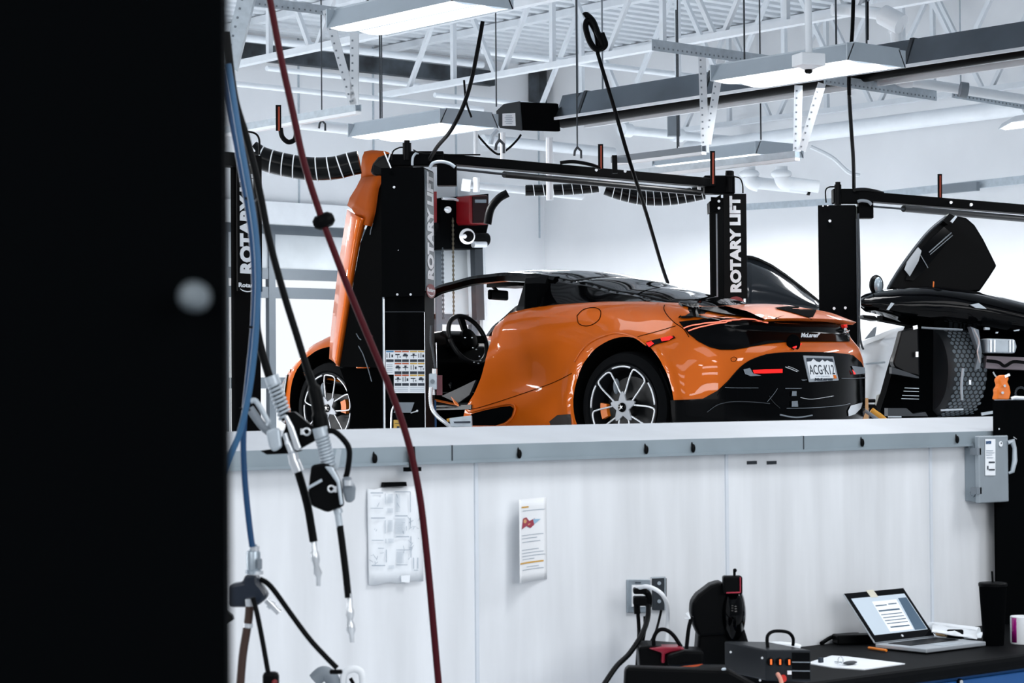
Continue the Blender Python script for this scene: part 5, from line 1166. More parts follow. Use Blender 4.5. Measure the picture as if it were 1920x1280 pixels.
# ------------------------------------------------------------------ papers on the partition
t = thing('wiring_chart', 'pinned white chart with boxes and diagrams, behind the red hose', 'poster', PY(740, 1095, YW))
def W(x, y, k=.004): return PY(x, y, YW - k)
rows = []
for j in range(9):
    s = j / 8; yl = 916 + (1096 - 916) * s; yr = 912 + (1088 - 912) * s; xl_ = 689 + 3 * s; xr2 = 788 + 6 * s
    rows.append([PY(xl_ + (xr2 - xl_) * k / 8, yl + (yr - yl) * k / 8 + (2 * sin(k * 1.7) if j in (0, 8) else 0), YW - .006 - .006 * abs(sin(k * .9 + j * .7))) for k in range(9)])
ch = part('sheet', MB().grid(rows), mat('chart_paper', (.80, .84, .88), .6), t, smooth='all', solid=.001)
part('black_tape', MB().prism([W(721, 904, .02), W(762, 903, .02), W(763, 911, .02), W(720, 913, .02)], (0, .014, 0)), BLK2, t)
mb = MB(); mi = MB(); mg = MB()
def wr(m_, x0, y0, x1, y1, k=.016): m_.prism([W(x0, y0, k), W(x1, y0, k), W(x1, y1, k), W(x0, y1, k)], (0, -.0005, 0))
for (x0, y0, x1, y1) in ((695, 923, 718, 924.5), (695, 952, 718, 953), (696, 970, 722, 971.5), (697, 1012, 719, 1013), (709, 1027, 720, 1028), (697, 1059, 722, 1060.5), (741, 921, 769, 922.2), (741, 966, 764, 967.5), (743, 1005, 767, 1006.5), (743, 1030, 766, 1031), (743, 1058, 764, 1059), (776, 1068, 784, 1069)): wr(mb, x0, y0, x1, y1)
for (x0, y0, x1, y1) in ((722, 925, 722.6, 945), (722, 975, 722.8, 1000), (723, 1010, 723.8, 1018), (724, 1030, 725, 1054), (769, 922, 769.8, 960), (769, 970, 769.8, 990), (770, 1005, 771, 1045), (775, 1045, 776, 1066), (783, 1045, 784, 1066)): wr(mb, x0, y0, x1, y1)
part('chart_rule', mb, INKL, ch)
for (x0, y0, x1, y1) in ((727, 926, 737, 943), (727, 953, 737, 961), (728, 975, 737, 996), (728, 1010, 738, 1018), (729, 1060, 739, 1065), (742, 927, 750, 960), (742, 972, 760, 1000), (744, 1034, 757, 1054)):
    y = y0
    while y < y1: wr(mg, x0, y, x1, y + .8); y += 2.2
part('chart_text', mg, mat('faint_ink', (.52, .58, .64), .6), ch)
random.seed(5)
for k in range(34):
    cx_, cy_ = random.choice([(705, 935), (705, 985), (706, 1042), (755, 940), (762, 985), (778, 985), (778, 1020), (760, 1040)]); a = W(cx_ + random.uniform(-9, 9), cy_ + random.uniform(-12, 12), .017); b = a + V((random.uniform(-.014, .014), 0, random.uniform(-.014, .014))); mi.cyl(a, b, .0006, 4)
part('chart_sketch', mi, INKL, ch)
solo('paper_scrap', MB().prism([W(752, 1079, .019), W(769, 1078, .019), W(768, 1092, .019), W(753, 1091, .019)], (0, .003, 0)), PAPER, 'small white scrap hanging off the lower edge of the chart', 'paper')
t = thing('flyer', 'white flyer with a red picture and yellow lines, curling off the partition', 'flyer', PY(990, 1095, YW))
def fy(s):  # lateral curl
    return .10 * max(0, 1 - s) ** 2.0
rows = []; x1_ = PY(1024, 1010, YW).x; x0_ = x1_ - .155
def Fp(s, zz, k=0): return V((x0_ + (x1_ - x0_) * s, YW - .003 - .055 * (1 - s) ** 1.6 - k, zz))
ztp, zbt = PY(960, 935, YW).z, PY(957, 1094, YW - .05).z
for j in range(11): rows.append([Fp(k / 10, zbt + (ztp - zbt) * j / 10) for k in range(11)])
fl = part('sheet', MB().grid(rows), mat('flyer_paper', (.84, .86, .88), .6), t, smooth='all', solid=.0006)
def fline(m_, s0, s1, y0, h):
    z = ztp + (zbt - ztp) * ((y0 - 935) / 159); n = 8
    m_.grid([[Fp(s0 + (s1 - s0) * k / n, z, .0012) for k in range(n + 1)], [Fp(s0 + (s1 - s0) * k / n, z - h, .0012) for k in range(n + 1)]])
mb = MB()
for (s0, s1, y) in ((.15, .95, 957), (.1, .9, 1004), (.1, .7, 1010), (.12, .8, 1017), (.1, .75, 1032), (.1, .9, 1038), (.1, .95, 1044), (.12, .6, 1050), (.3, .75, 1065), (.12, .9, 1070)): fline(mb, s0, s1, y, .0016)
part('flyer_text', mb, INKL, fl)
for ar in ((.1, .4, 949, .0045), (.02, .9, 1056, .0045)): mb = MB(); fline(mb, *ar); part('yellow_highlight', mb, mat('highlight_yellow', (.65, .36, .06), .5), fl)
zz = lambda y: ztp + (zbt - ztp) * ((y - 935) / 159)
part('flyer_picture', MB().add([Fp(s, zz(y), .0015) for s, y in ((.10, 992), (.16, 972), (.3, 970), (.42, 978), (.62, 974), (.60, 986), (.46, 992), (.3, 987))], [tuple(range(8))]), mat('picture_red', (.34, .04, .07), .5), fl)
part('flyer_picture_tip', MB().add([Fp(s, zz(y), .0018) for s, y in ((.55, 975), (.82, 976), (.60, 985))], [(0, 1, 2)]), mat('picture_blue', (.30, .50, .66), .5), fl)
part('flyer_picture_spot', MB().add([Fp(.24 + .07 * cos(a), zz(977.5) + .006 * sin(a), .0020) for a in us(0, 2 * pi * 11 / 12, 11)], [tuple(range(12))]).add([Fp(.42 + .06 * cos(a), zz(985) + .004 * sin(a), .0020) for a in us(0, 2 * pi * 11 / 12, 11)], [tuple(range(12))]), mat('picture_peach', (.65, .35, .15), .5), fl)

# ------------------------------------------------------------------ outlets
def outlet(label, x0, x1, y0, y1, m_):
    t = thing('wall_outlet', label, 'outlet', W((x0 + x1) / 2, y1))
    part('face_plate', MB().prism([W(x0, y0, .001), W(x1, y0, .001), W(x1, y1, .001), W(x0, y1, .001)], (0, -.008, 0)), m_, t, bev=.002); return t
t = outlet('bright steel wall outlet with two black plugs in it', 1174, 1216, 1086, 1148, GALV)
part('socket_face', MB().prism([W(1184, 1096, .01), W(1208, 1096, .01), W(1208, 1137, .01), W(1184, 1137, .01)], (0, -.004, 0)), WHT, t)
part('slot', MB().prism([W(1191, 1091, .011), W(1201, 1091, .011), W(1201, 1093, .011), W(1191, 1093, .011)], (0, -.002, 0)), INK, t)
t = outlet('dark metal data plate right of the plugged outlet', 1222, 1247, 1083, 1143, DGREY)
part('plate_rim', MB().bar(W(1221, 1083, .009), W(1247, 1082, .009), .004, .004).bar(W(1246.5, 1083, .009), W(1246.5, 1143, .009), .004, .004), STRUT, t)
for y in (1093, 1127): part('plate_screw', MB().cyl(W(1236, y, .009), W(1236, y, .013), .006, 12), GALV, t)
def cable(label, pts, r_, m_=BLK2, name='power_cable', **k): return solo(name, MB().tube(path(pts, 8), r_, 10), m_, label, 'cable', smooth=True, **k)
Dw = 6.82
for (label, y, p2) in (('upper black plug in the bright outlet', 1107, None), ('lower black plug in the bright outlet', 1126, None)):
    t = thing('power_plug', label, 'plug', P(1200, y + 10, Dw))
    part('plug_body', MB().box(P(1200, y, Dw), (.042, .05, .018 if y < 1110 else .028), CR, FH, ZU), BLK2, t, bev=.005)
    part('strain_relief', MB().tube(path([(1206, y, Dw), (1215, y + 6, Dw), (1217, y + 18, Dw), (1216, y + 30, Dw)], 6) if y < 1110 else path([(1195, y, Dw), (1194, y + 12, Dw), (1195, y + 24, Dw)], 6), .010, 8), BLK2, t, smooth=True)
cable('white cable arching out of the bright outlet over the data plate', [(1194, 1104, Dw), (1210, 1099, Dw - .05), (1228, 1104, Dw - .08), (1243, 1116, Dw - .08), (1251, 1135, Dw - .05), (1252, 1165, Dw), (1250, 1205, Dw)], .0065, WHT)
cable('thick black cable sweeping from outlet down to the lower left', [(1216, 1135, Dw - .05), (1214, 1160, Dw - .1), (1203, 1190, Dw - .2), (1180, 1225, Dw - .3), (1155, 1250, Dw - .4), (1128, 1290, Dw - .5)], .008)
cable('thin black cable dropping straight from lower plug', [(1196, 1148, Dw), (1198, 1180, Dw), (1197, 1215, Dw - .1), (1192, 1285, Dw - .2)], .006)
cable('black cable dropping beside the straight thin one', [(1209, 1155, Dw), (1209, 1180, Dw), (1203, 1215, Dw)], .005)
cable('thin black cable hanging from the dark data plate', [(1240, 1143, Dw), (1235, 1165, Dw), (1228, 1188, Dw - .05), (1215, 1212, Dw - .1)], .004)
cable('black cable looped over the red charger', [(1226, 1212, Dw - .3), (1226, 1195, Dw - .3), (1234, 1182, Dw - .3), (1247, 1180, Dw - .3), (1262, 1190, Dw - .3), (1277, 1212, Dw - .3)], .006)
cable('black cable left of the rounded machine', [(1297, 1155, Dw - .4), (1291, 1180, Dw - .4), (1287, 1216, Dw - .4)], .006)
solo('zip_tie', MB().cyl(P(1286, 1150, Dw - .4), P(1294, 1158, Dw - .41), .002, 6).cyl(P(1289, 1148, Dw - .4), P(1294, 1158, Dw - .41), .002, 6).cyl(P(1284, 1159, Dw - .4), P(1294, 1159, Dw - .41), .002, 6), WHT, 'white cable tie left of the rounded black machine', 'tie')

# ------------------------------------------------------------------ bench
ZT = EYE - .845; YFR = 4.42
bx0 = PY(1168, 1250, YW).x + .1; bx1 = cx1
def B(x, y, h=0): return PZ(x, y, ZT + h)
t = thing('workbench_top', 'long dark worktop with rounded front edge along the partition', 'worktop', (bx0, YFR, ZT))
part('top_slab', MB().aabb((bx0, YFR, ZT - .045), (bx1, YW - .002, ZT)), CLOTH, t, bev=.015)
bxd = PZ(1640, 1290, ZT - .05).x
t = thing('drawer_cabinet', 'glossy blue drawer cabinet under the right end of worktop', 'cabinet', (bx0 + 1, YFR, 0))
part('cabinet_body', MB().aabb((bx0 + .1, YFR + .03, 0), (bx1, YW - .01, ZT - .046)), BLUEP, t)
part('drawer_front', MB().aabb((bxd - .6, YFR + .012, ZT - .25), (bx1, YFR + .035, ZT - .055)), BLUEP, t, bev=.004)
q = PY(1798, 1278, YFR + .01); part('drawer_lock', MB().cyl(q, q + V((0, -.008, 0)), .011, 20), BLK2, t, smooth=True); part('lock_face', MB().cyl(q, q + V((0, -.011, 0)), .007, 16), SILV, t, smooth=True)
# laptop
a = B(1641, 1214, .004); b = B(1745, 1225, .004); c_ = B(1841, 1202, .004); 
ud = (b - a).normalized(); wd_ = (c_ - b).normalized(); wd_ = (wd_ - ud * wd_.dot(ud)).normalized(); dep, wid = .215, .305
h = a
t = thing('laptop', 'open silver laptop with a lit page on screen, tape over its webcam', 'laptop', a)
base = part('base', MB().prism([h, h + ud * dep, h + ud * dep + wd_ * wid, h + wd_ * wid], (0, 0, .014)), ALU, t, bev=.003)
part('keyboard', MB().prism([h + ud * (.03) + wd_ * .03 + ZU * .0145, h + ud * .125 + wd_ * .03 + ZU * .0145, h + ud * .125 + wd_ * (wid - .03) + ZU * .0145, h + ud * .03 + wd_ * (wid - .03) + ZU * .0145], (0, 0, .001)), BLK2, base)
part('touchpad', MB().prism([h + ud * .135 + wd_ * .10 + ZU * .0142, h + ud * .20 + wd_ * .10 + ZU * .0142, h + ud * .20 + wd_ * .205 + ZU * .0142, h + ud * .135 + wd_ * .205 + ZU * .0142], (0, 0, .0008)), STRUT, base)
tl = P(1582, 1120, (a - CAM).dot(FW) * 1.0)
# lid leans back from hinge: direction from image
lid = (-ud * .66 + ZU * .75).normalized(); hh = .205
def L(s, r_, k=0): return h + wd_ * (wid * s) + lid * (hh * r_) + ZU * .016 + (ud.cross(ZU) * 0) + (lid.cross(wd_)).normalized() * k
nn_ = lid.cross(wd_).normalized(); sg = -1 if nn_.dot(FW) > 0 else 1
def Ls(s, r_, k=0): return h + wd_ * (wid * s) + lid * (hh * r_) + ZU * .016 + nn_ * sg * k
sc = part('lid', MB().prism([Ls(0, 0), Ls(1, 0), Ls(1, 1), Ls(0, 1)], -nn_ * sg * .007), ALU, t, bev=.003)
part('bezel', MB().prism([Ls(.005, .01, .0005), Ls(.995, .01, .0005), Ls(.995, .99, .0005), Ls(.005, .99, .0005)], nn_ * sg * .0006), BGL, sc)
scn = part('screen', MB().prism([Ls(.06, .14, .0012), Ls(.95, .14, .0012), Ls(.95, .88, .0012), Ls(.06, .88, .0012)], nn_ * sg * .0004), SCR, sc)
part('desktop_right', MB().prism([Ls(.74, .15, .0018), Ls(.94, .15, .0018), Ls(.94, .80, .0018), Ls(.80, .80, .0018)], nn_ * sg * .0003), SCRD, scn)
part('page', MB().prism([Ls(.33, .17, .002), Ls(.72, .17, .002), Ls(.76, .78, .002), Ls(.35, .78, .002)], nn_ * sg * .0003), SCRW, scn)
mb = MB()
for (s0, s1, r0, r1) in ((.36, .71, .57, .60), (.36, .71, .50, .515), (.36, .71, .44, .455), (.36, .71, .38, .395), (.36, .71, .32, .335), (.38, .70, .24, .265), (.36, .55, .68, .70), (.58, .72, .69, .71)): mb.prism([Ls(s0, r0, .0025), Ls(s1, r0, .0025), Ls(s1, r1, .0025), Ls(s0, r1, .0025)], nn_ * sg * .0002)
part('page_text', mb, SCRD, scn)
part('webcam_tape', MB().prism([Ls(.38, .86, .0018), Ls(.50, .86, .0018), Ls(.49, 1.01, .0018), Ls(.37, 1.01, .0018)], nn_ * sg * .0005), mat('cream_tape', (.62, .60, .50), .6), sc)
part('logo_dot', MB().cyl(Ls(.48, .07, .001), Ls(.48, .07, .003), .005, 12), SILV, sc)
solo('orange_pen', MB().cyl(B(1629, 1214, .006), B(1662, 1219, .006), .0045, 8), mat('bright_orange', (.80, .22, .02), .4), 'orange pen sticking out below the laptop hinge', 'pen', smooth=True)
# tumbler and mug
q = B(1863, 1209); Dq = (q - CAM).dot(FW)
t = thing('tumbler', 'matt black tumbler with lid and straw on the worktop', 'tumbler', q)
part('cup', MB().lathe(q, ZU, [(0, .0), (0, .033), (.01, .034), (.19, .0455), (.198, .046)], 36), BLKM, t, smooth=True)
part('lid', MB().lathe(q + ZU * .196, ZU, [(0, .0475), (.008, .048), (.012, .045), (.013, 0)], 36), BLK2, t, smooth=True)
part('straw', MB().cyl(q + ZU * .2, q + ZU * .245 - CR * .002, .0035, 10), BLK2, t, smooth=True)
q = B(1916, 1206)
t = thing('mug', 'white mug with a magenta stripe, cut by the right edge', 'mug', q)
part('body', MB().lathe(q, ZU, [(0, .0), (0, .036), (.004, .038), (.090, .038), (.092, .036), (.088, .035), (.01, .034), (.008, 0)], 32), WHT, t, smooth=True)
rows = []
for k in range(7):
    a_ = atan(0) ; ang = math.atan2(-CR.y, -CR.x) + .35 + .55 * k / 6; rows.append([q + V((cos(ang) * .0385, sin(ang) * .0385, z)) for z in (.006, .088)])
part('magenta_band', MB().grid(rows), MAG, t, smooth='all', solid=.0005)
# papers, roll, headset case
solo('loose_papers', MB().prism([B(1512, 1244), B(1560, 1230), B(1590, 1232), B(1697, 1245), B(1620, 1256), B(1560, 1252)], (0, 0, .003)), PAPER, 'white sheets lying on worktop left of the laptop', 'paper')
t = thing('key_ring', 'keys with a grey fob lying on the white sheets', 'keys', B(1580, 1240, .004))
part('ring', MB().tube([B(1576, 1238, .02) + V((cos(a_) * .012, 0, .012 * sin(a_))) for a_ in us(0, 2 * pi, 16)], .002, 6), SILV, t)
part('fob', MB().ell(B(1594, 1242, .010), (.03, .012, .006)), DGREY, t, smooth=True)
part('key', MB().bar(B(1566, 1240, .008), B(1584, 1242, .008), .008, .003), STRUT, t)
part('tag', MB().box(B(1539, 1238, .009), (.014, .01, .018)), INK, t)
t = thing('paper_roll', 'crumpled white paper bag behind the laptop', 'bag', B(1790, 1185))
pts = [B(1745, 1176, .012), B(1770, 1178, .014), B(1800, 1182, .010), B(1835, 1186, .006)]
part('lower_fold', MB().tube(smoothpath(pts, 6), [.020] * 19, 12), PAPER, t, smooth=True)
part('upper_fold', MB().grid([[B(1748 + k * 14, 1168 + k * 2.2 + j * 5, .045 - .004 * k + .006 * sin(k * 2 + j)) for k in range(7)] for j in range(4)]), PAPER, t, smooth='all', solid=.004)
part('brown_core', MB().cyl(B(1758, 1186, .012), B(1775, 1188, .012), .010, 12), TAN, t, smooth=True)
solo('loose_papers', MB().prism([B(1722, 1188), B(1800, 1180), B(1843, 1186), B(1840, 1196), B(1770, 1200), B(1738, 1200)], (0, 0, .002)), PAPER, 'white sheet lying behind the laptop under the crumpled bag', 'paper')
t = thing('earphone_case', 'small open black case between laptop and tumbler', 'case', B(1791, 1196))
part('case_base', MB().box(B(1791, 1197, .008), (.055, .04, .014), CR, FH, ZU), BLK2, t, bev=.005); part('case_lid', MB().box(B(1791, 1189, .024), (.056, .015, .034), CR, FH, ZU), BLK2, t, bev=.006)
part('white_mark', MB().box(B(1803, 1198, .008) - FH * .02, (.008, .002, .007), CR, FH, ZU), PAPER, t)
cable('black cable arching behind the laptop hinge', [(1733, 1186, 7.9), (1743, 1184, 7.85), (1753, 1189, 7.8), (1758, 1196, 7.7)], .004)
cable('black cable running along the wall left of the laptop', [(1540, 1206, 7.5), (1560, 1194, 7.55), (1585, 1190, 7.6), (1610, 1189, 7.6)], .007)
solo('power_brick', MB().box(B(1605, 1197, .016), (.15, .06, .032), (CR + FH * .2).normalized(), (FH - CR * .2).normalized(), ZU), BLK2, 'flat black power brick behind the laptop screen', 'adapter', bev=.005)
solo('red_tab', MB().box(B(1747, 1199, .004), (.02, .01, .006), CR, FH, ZU), mat('red_plastic', (.6, .03, .02), .4), 'tiny red and white tab behind the laptop keyboard', 'tab')
# power supply with three orange lamps
t = thing('power_supply', 'dark grey boxed power supply with three orange rocker switches and a handle', 'power supply', B(1445, 1290))
Dp = 6.35; fx = (CR * .93 - FH * .10).normalized(); fd = ZU.cross(fx).normalized()
fd = fd if fd.dot(FW) > 0 else -fd
q = P(1436, 1276, Dp); bw, bh, bd = .128, .088, .22
e_ = lambda s, z, d=0: q + fx * bw * s + ZU * bh * z + fd * d
bodyp = part('case', MB().prism([e_(0, 0), e_(1, 0), e_(1, 1), e_(0, 1)], fd * bd - CR * .12), mat('charcoal_case', (.013, .016, .020), .4, spec=.25), t, bev=.004)
for s in (.10, .30, .50): part('rocker_switch', MB().lathe(e_(s, .62), -fd, [(0, .011), (.005, .011), (.006, 0)], 16), BLK2, t); part('switch_lamp', MB().box(e_(s + .02, .62) - fd * .007, (.005, .003, .015), fx, fd, ZU), mat('orange_lamp', (.7, .1, .02), .3, emit=(1, .2, .04), es=.7), t)
part('outlet_panel', MB().prism([e_(.58, .08), e_(.97, .08), e_(.97, .92), e_(.58, .92)], -fd * .003), BGL, t)
for z in (.34, .62): part('panel_divider', MB().bar(e_(.58, z) - fd * .004, e_(.97, z) - fd * .004, .003, .003), GREY, t)
part('white_button', MB().box(e_(.62 - .1, .28) - fd * .003, (.012, .005, .011), fx, fd, ZU), WHT, t)
part('red_socket', MB().cyl(e_(.38, .10), e_(.38, .10) - fd * .02, .010, 12), mat('red_plastic', (.6, .03, .02), .4), t)
part('handle', MB().tube(smoothpath([e_(.05, 1, .06), e_(.05, 1.35, .07), e_(.2, 1.5, .08), e_(.5, 1.45, .10), e_(.62, 1.25, .11), e_(.62, 1.0, .12)], 6), .005, 8), BLK2, t, smooth=True)
mb = MB()
for (x, y) in ((1370, 1222), (1429, 1233), (1425, 1275), (1369, 1262)): mb.cyl(P(x, y, 6.28), P(x, y, 6.27), .0035, 8)
part('case_screw', mb, SILV, t)
solo('white_cloth', MB().tube(path([(1425, 1210, 7.0), (1460, 1208, 7.0), (1490, 1211, 7.0), (1500, 1214, 7.0)], 6), .010, 12), PAPER, 'rolled white rag behind the grey power supply', 'rag', smooth=True)
# rounded machine
Dm = 6.75
t = thing('bench_machine', 'black rounded bench machine with a square red-edged head on top', 'machine', P(1348, 1220, Dm))
part('round_body', MB().ell(P(1372, 1148, Dm), (.042, .085, .092), 28, 18, CR, FH, ZU), BGL, t, smooth=True)
part('side_housing', MB().prism([P(x, y, Dm - .05) for x, y in ((1297, 1130), (1308, 1115), (1320, 1106), (1333, 1096), (1352, 1090), (1362, 1098), (1368, 1130), (1365, 1190), (1310, 1194), (1300, 1172), (1296, 1150))], FH * .1), BLK2, t, bev=.012)
part('pedestal', MB().prism([P(x, y, Dm - .03) for x, y in ((1310, 1180), (1395, 1175), (1404, 1205), (1406, 1246), (1305, 1246))], FH * .12), BLK2, t, bev=.01)
part('square_head', MB().box(P(1373, 1096, Dm - .06), (.058, .04, .055), CR, FH, ZU), BLK2, t, bev=.006)
part('red_trim', MB().bar(P(1362, 1111, Dm - .085), P(1388, 1110, Dm - .085), .003, .004).bar(P(1388, 1082, Dm - .085), P(1388, 1110, Dm - .085), .003, .003), mat('dark_pink_trim', (.35, .015, .04), .4), t)
part('knob_stem', MB().cyl(P(1377, 1080, Dm - .06), P(1377, 1071, Dm - .06), .004, 8).ell(P(1378, 1069, Dm - .06), (.006, .006, .006)), BLK2, t, smooth=True)
# red charger and black clutter
Dr = 6.5
t = thing('battery_charger', 'red topped black charger left of the rounded machine', 'charger', P(1245, 1260, Dr))
part('charger_body', MB().prism([P(x, y, Dr) for x, y in ((1197, 1212), (1217, 1210), (1280, 1214), (1282, 1262), (1200, 1262))], FH * .15), BLK2, t, bev=.008)
part('red_top', MB().prism([P(x, y, Dr - .02) for x, y in ((1217, 1216), (1240, 1213), (1278, 1213), (1285, 1218), (1260, 1222), (1247, 1226), (1247, 1243), (1240, 1243), (1241, 1224))], FH * .08), mat('pink_red_plastic', (.25, .012, .03), .3), t, bev=.004)
part('battery', MB().prism([P(x, y, Dr - .05) for x, y in ((1250, 1228), (1282, 1219), (1320, 1220), (1322, 1245), (1252, 1250))], FH * .12), BLK2, t, bev=.01)
part('orange_strip', MB().prism([P(x, y, Dr - .06) for x, y in ((1266, 1250), (1318, 1244), (1310, 1248), (1280, 1253))], -FH * .004), mat('dark_orange', (.45, .06, .01), .5), t)
solo('tool_case', MB().prism([P(x, y, 6.2) for x, y in ((1172, 1254), (1180, 1250), (1368, 1256), (1440, 1295), (1170, 1295))], FH * .06), BLK2, 'black tool case in the bottom foreground below the charger', 'case', bev=.01)
solo('metal_clip', MB().ell(P(1357, 1254, 6.18), (.009, .005, .004), CR and 12, 8), STRUT, 'small grey clip on the black tool case', 'clip', smooth=True)
solo('red_light_tip', MB().ell(P(1397, 1212, 6.5), (.007, .006, .005)), mat('red_plastic', (.6, .03, .02), .4), 'tiny red cap behind the power supply', 'cap', smooth=True)
solo('red_lead', MB().tube(path([(1458, 1263, 6.2), (1463, 1272, 6.18), (1468, 1290, 6.15)], 6), .006, 8), mat('peach_cable', (.60, .25, .18), .4), 'short peach cable at the front of the power supply', 'cable', smooth=True)

# ------------------------------------------------------------------ hoses and reels in the foreground
Dh = 5.0
t = thing('overhead_hose', 'dark red hose hanging from top to bottom with a black ball stop', 'hose', P(825, 1290, Dh))
part('hose', MB().tube(path([(500, -30, Dh), (508, 10, Dh), (527, 110, Dh), (548, 205, Dh), (570, 305, Dh), (600, 400, Dh), (626, 470, Dh), (655, 545, Dh), (690, 630, Dh), (726, 715, Dh), (752, 785, Dh), (771, 850, Dh), (787, 930, Dh), (797, 1010, Dh), (806, 1100, Dh), (815, 1200, Dh), (824, 1300, Dh)], 8), .0078, 12), RED, t, smooth=True)
cbs = P(607, 414, Dh); bd = (P(620, 408, Dh) - P(594, 419, Dh)).normalized(); bu = FH.cross(bd)
part('ball_stop', MB().lathe(cbs - bd * .025, bd, [(0, .002), (.001, .009), (.010, .0165), (.020, .0175), (.030, .0175), (.040, .0165), (.049, .009), (.05, .002)], 8), BLK2, t, smooth=True)
part('hose_burr', MB().ell(P(695, 630, Dh), (.006, .004, .002), 8, 6), RED, t)
Dk = 4.6
t = thing('overhead_hose', 'thick black hose slanting from upper left down to the left grease gun', 'hose', P(600, 800, Dk))
part('hose', MB().tube(path([(425, 60, Dk), (440, 180, Dk), (463, 260, Dk), (486, 355, Dk), (505, 450, Dk), (532, 550, Dk), (560, 640, Dk), (585, 725, Dk), (600, 800, Dk)], 8), .0075, 12), RUB, t, smooth=True)
part('hose_sleeve', MB().tube(path([(577, 695, Dk), (592, 740, Dk), (601, 790, Dk), (603, 808, Dk)], 8), [.009] * 6 + [.014] * 8 + [.017] * 11, 12), RUB, t, smooth=True)
t = thing('overhead_hose', 'black hose hanging beside the lift lettering, ending at the rear grease gun', 'hose', P(500, 715, Dk + .2))
part('hose', MB().tube(path([(444, 210, 4.8), (462, 320, 4.8), (476, 410, 4.8), (480, 520, 4.8), (479, 590, 4.8), (486, 640, 4.8), (500, 690, 4.8), (507, 712, 4.8)], 8), .009, 12), RUB, t, smooth=True)
t = thing('air_hose', 'pair of blue hoses tied together, hanging beside the lettered lift post', 'hose', P(465, 1030, 4.4), )
part('blue_hose', MB().tube(path([(420, 130, 4.4), (436, 230, 4.4), (452, 320, 4.4), (466, 400, 4.4), (474, 470, 4.4), (477, 540, 4.4), (474, 620, 4.4), (466, 700, 4.4), (459, 770, 4.4), (456, 830, 4.4), (459, 900, 4.4), (467, 980, 4.4), (473, 1025, 4.4)], 8), .0062, 12), BLUE, t, smooth=True)
part('blue_hose', MB().tube(path([(428, 120, 4.35), (444, 225, 4.35), (460, 318, 4.35), (474, 398, 4.35), (482, 470, 4.35), (484, 540, 4.35), (480, 620, 4.35), (472, 700, 4.35), (461, 765, 4.35), (448, 815, 4.35), (434, 850, 4.35), (420, 890, 4.35)], 8), .0062, 12), mat('pale_blue_hose', (.035, .11, .22), .35, spec=.25), t, smooth=True)
for (x, y) in ((470, 373), (476, 614), (459, 767)): q = P(x, y, 4.37); part('cable_tie', MB().box(q, (.021, .018, .0045), (CR - CU * .12).normalized(), FH, (CU + CR * .12).normalized()), BLK2, t)
# coupler and manifold
t = thing('hose_manifold', 'dark blue air manifold with a coupler on the partition, lower left', 'manifold', P(470, 1135, 4.5))
Dn = 4.5
part('coupler', MB().lathe(P(475, 1020, 4.42), -ZU, [(0, .007), (.012, .009), (.014, .013), (.018, .014), (.05, .0135), (.052, .016), (.058, .016)], 20), GALV, t, smooth=True)
part('coupler_collar', MB().cyl(P(477, 1024, 4.42), P(477, 1034, 4.42), .010, 12).cyl(P(478, 1070, 4.42), P(478, 1076, 4.42), .0165, 16).cyl(P(475, 1036, 4.42), P(475, 1039, 4.42), .014, 16), SILV, t, smooth=True)
part('coupler_latch', MB().box(P(487, 1057, 4.40), (.009, .01, .021), CR, FH, ZU), GREY, t, bev=.002)
part('manifold_body', MB().prism([P(x, y, Dn) for x, y in ((436, 1092), (460, 1088), (464, 1074), (487, 1074), (489, 1088), (497, 1097), (507, 1113), (500, 1122), (487, 1132), (470, 1134), (436, 1134))], -FH * .05), mat('dark_blue_metal', (.004, .010, .022), .35, spec=.5), t, bev=.006)
part('quick_connector', MB().cyl(P(500, 1124, Dn), P(524, 1148, Dn), .0075, 14).cyl(P(506, 1130, Dn), P(512, 1136, Dn), .010, 14), SILV, t, smooth=True)
part('quick_connector', MB().cyl(P(468, 1122, Dn - .06), P(469, 1136, Dn - .06), .009, 14), SILV, t, smooth=True)
solo('air_hose', MB().tube(path([(468, 1136, Dn - .06), (466, 1160, Dn - .06), (462, 1185, Dn - .06), (455, 1230, Dn - .06), (450, 1290, Dn - .06)], 8), [.0085] * 17 + [.0085] * 16, 12), BROWN, 'brown-black hose dropping from the manifold to the bottom edge', 'hose', smooth=True)
solo('hose_ferrule', MB().cyl(P(465.5, 1168, Dn - .062), P(464.5, 1176, Dn - .062), .0095, 14), SILV, 'bright ring around the brown hose', 'ring', smooth=True)
solo('air_hose', MB().tube(path([(487, 1085, Dn - .02), (500, 1092, Dn - .02), (515, 1108, Dn - .02), (545, 1150, Dn), (580, 1197, Dn), (610, 1230, Dn), (632, 1252, Dn)], 8), .0055, 10), RUB, 'slim black hose slanting right from the manifold to a hook', 'hose', smooth=True)
solo('hose_hook', MB().box(P(630, 1259, Dn), (.026, .012, .009), CR, FH, ZU), BLK2, 'small black holder at the lower end of slim hose', 'holder', bev=.003)
solo('air_hose', MB().tube(path([(474, 1120, Dn - .08), (482, 1150, Dn - .08), (492, 1200, Dn - .08), (503, 1262, Dn - .08)], 8), .005, 10), RUB, 'thin black hose from manifold to the small red-lit gun', 'hose', smooth=True)
t = thing('blow_gun', 'small black air gun with a red spot at the bottom edge', 'air gun', P(508, 1290, Dn))
part('body', MB().box(P(508, 1280, Dn - .08), (.032, .025, .045), CR, FH, ZU), BLK2, t, bev=.008); part('red_spot', MB().ell(P(515, 1278, Dn - .095), (.006, .004, .005)), REDP, t)
solo('hook_block', MB().prism([P(x, y, Dn) for x, y in ((424, 1140), (438, 1152), (440, 1160), (428, 1168), (420, 1165))], -FH * .02), BLK2, 'small black block beside the dark column, below manifold', 'bracket')
t = thing('paint_gun', 'pale metal gun body lying at the bottom, left of the red hose', 'spray gun', P(640, 1290, 5.3))
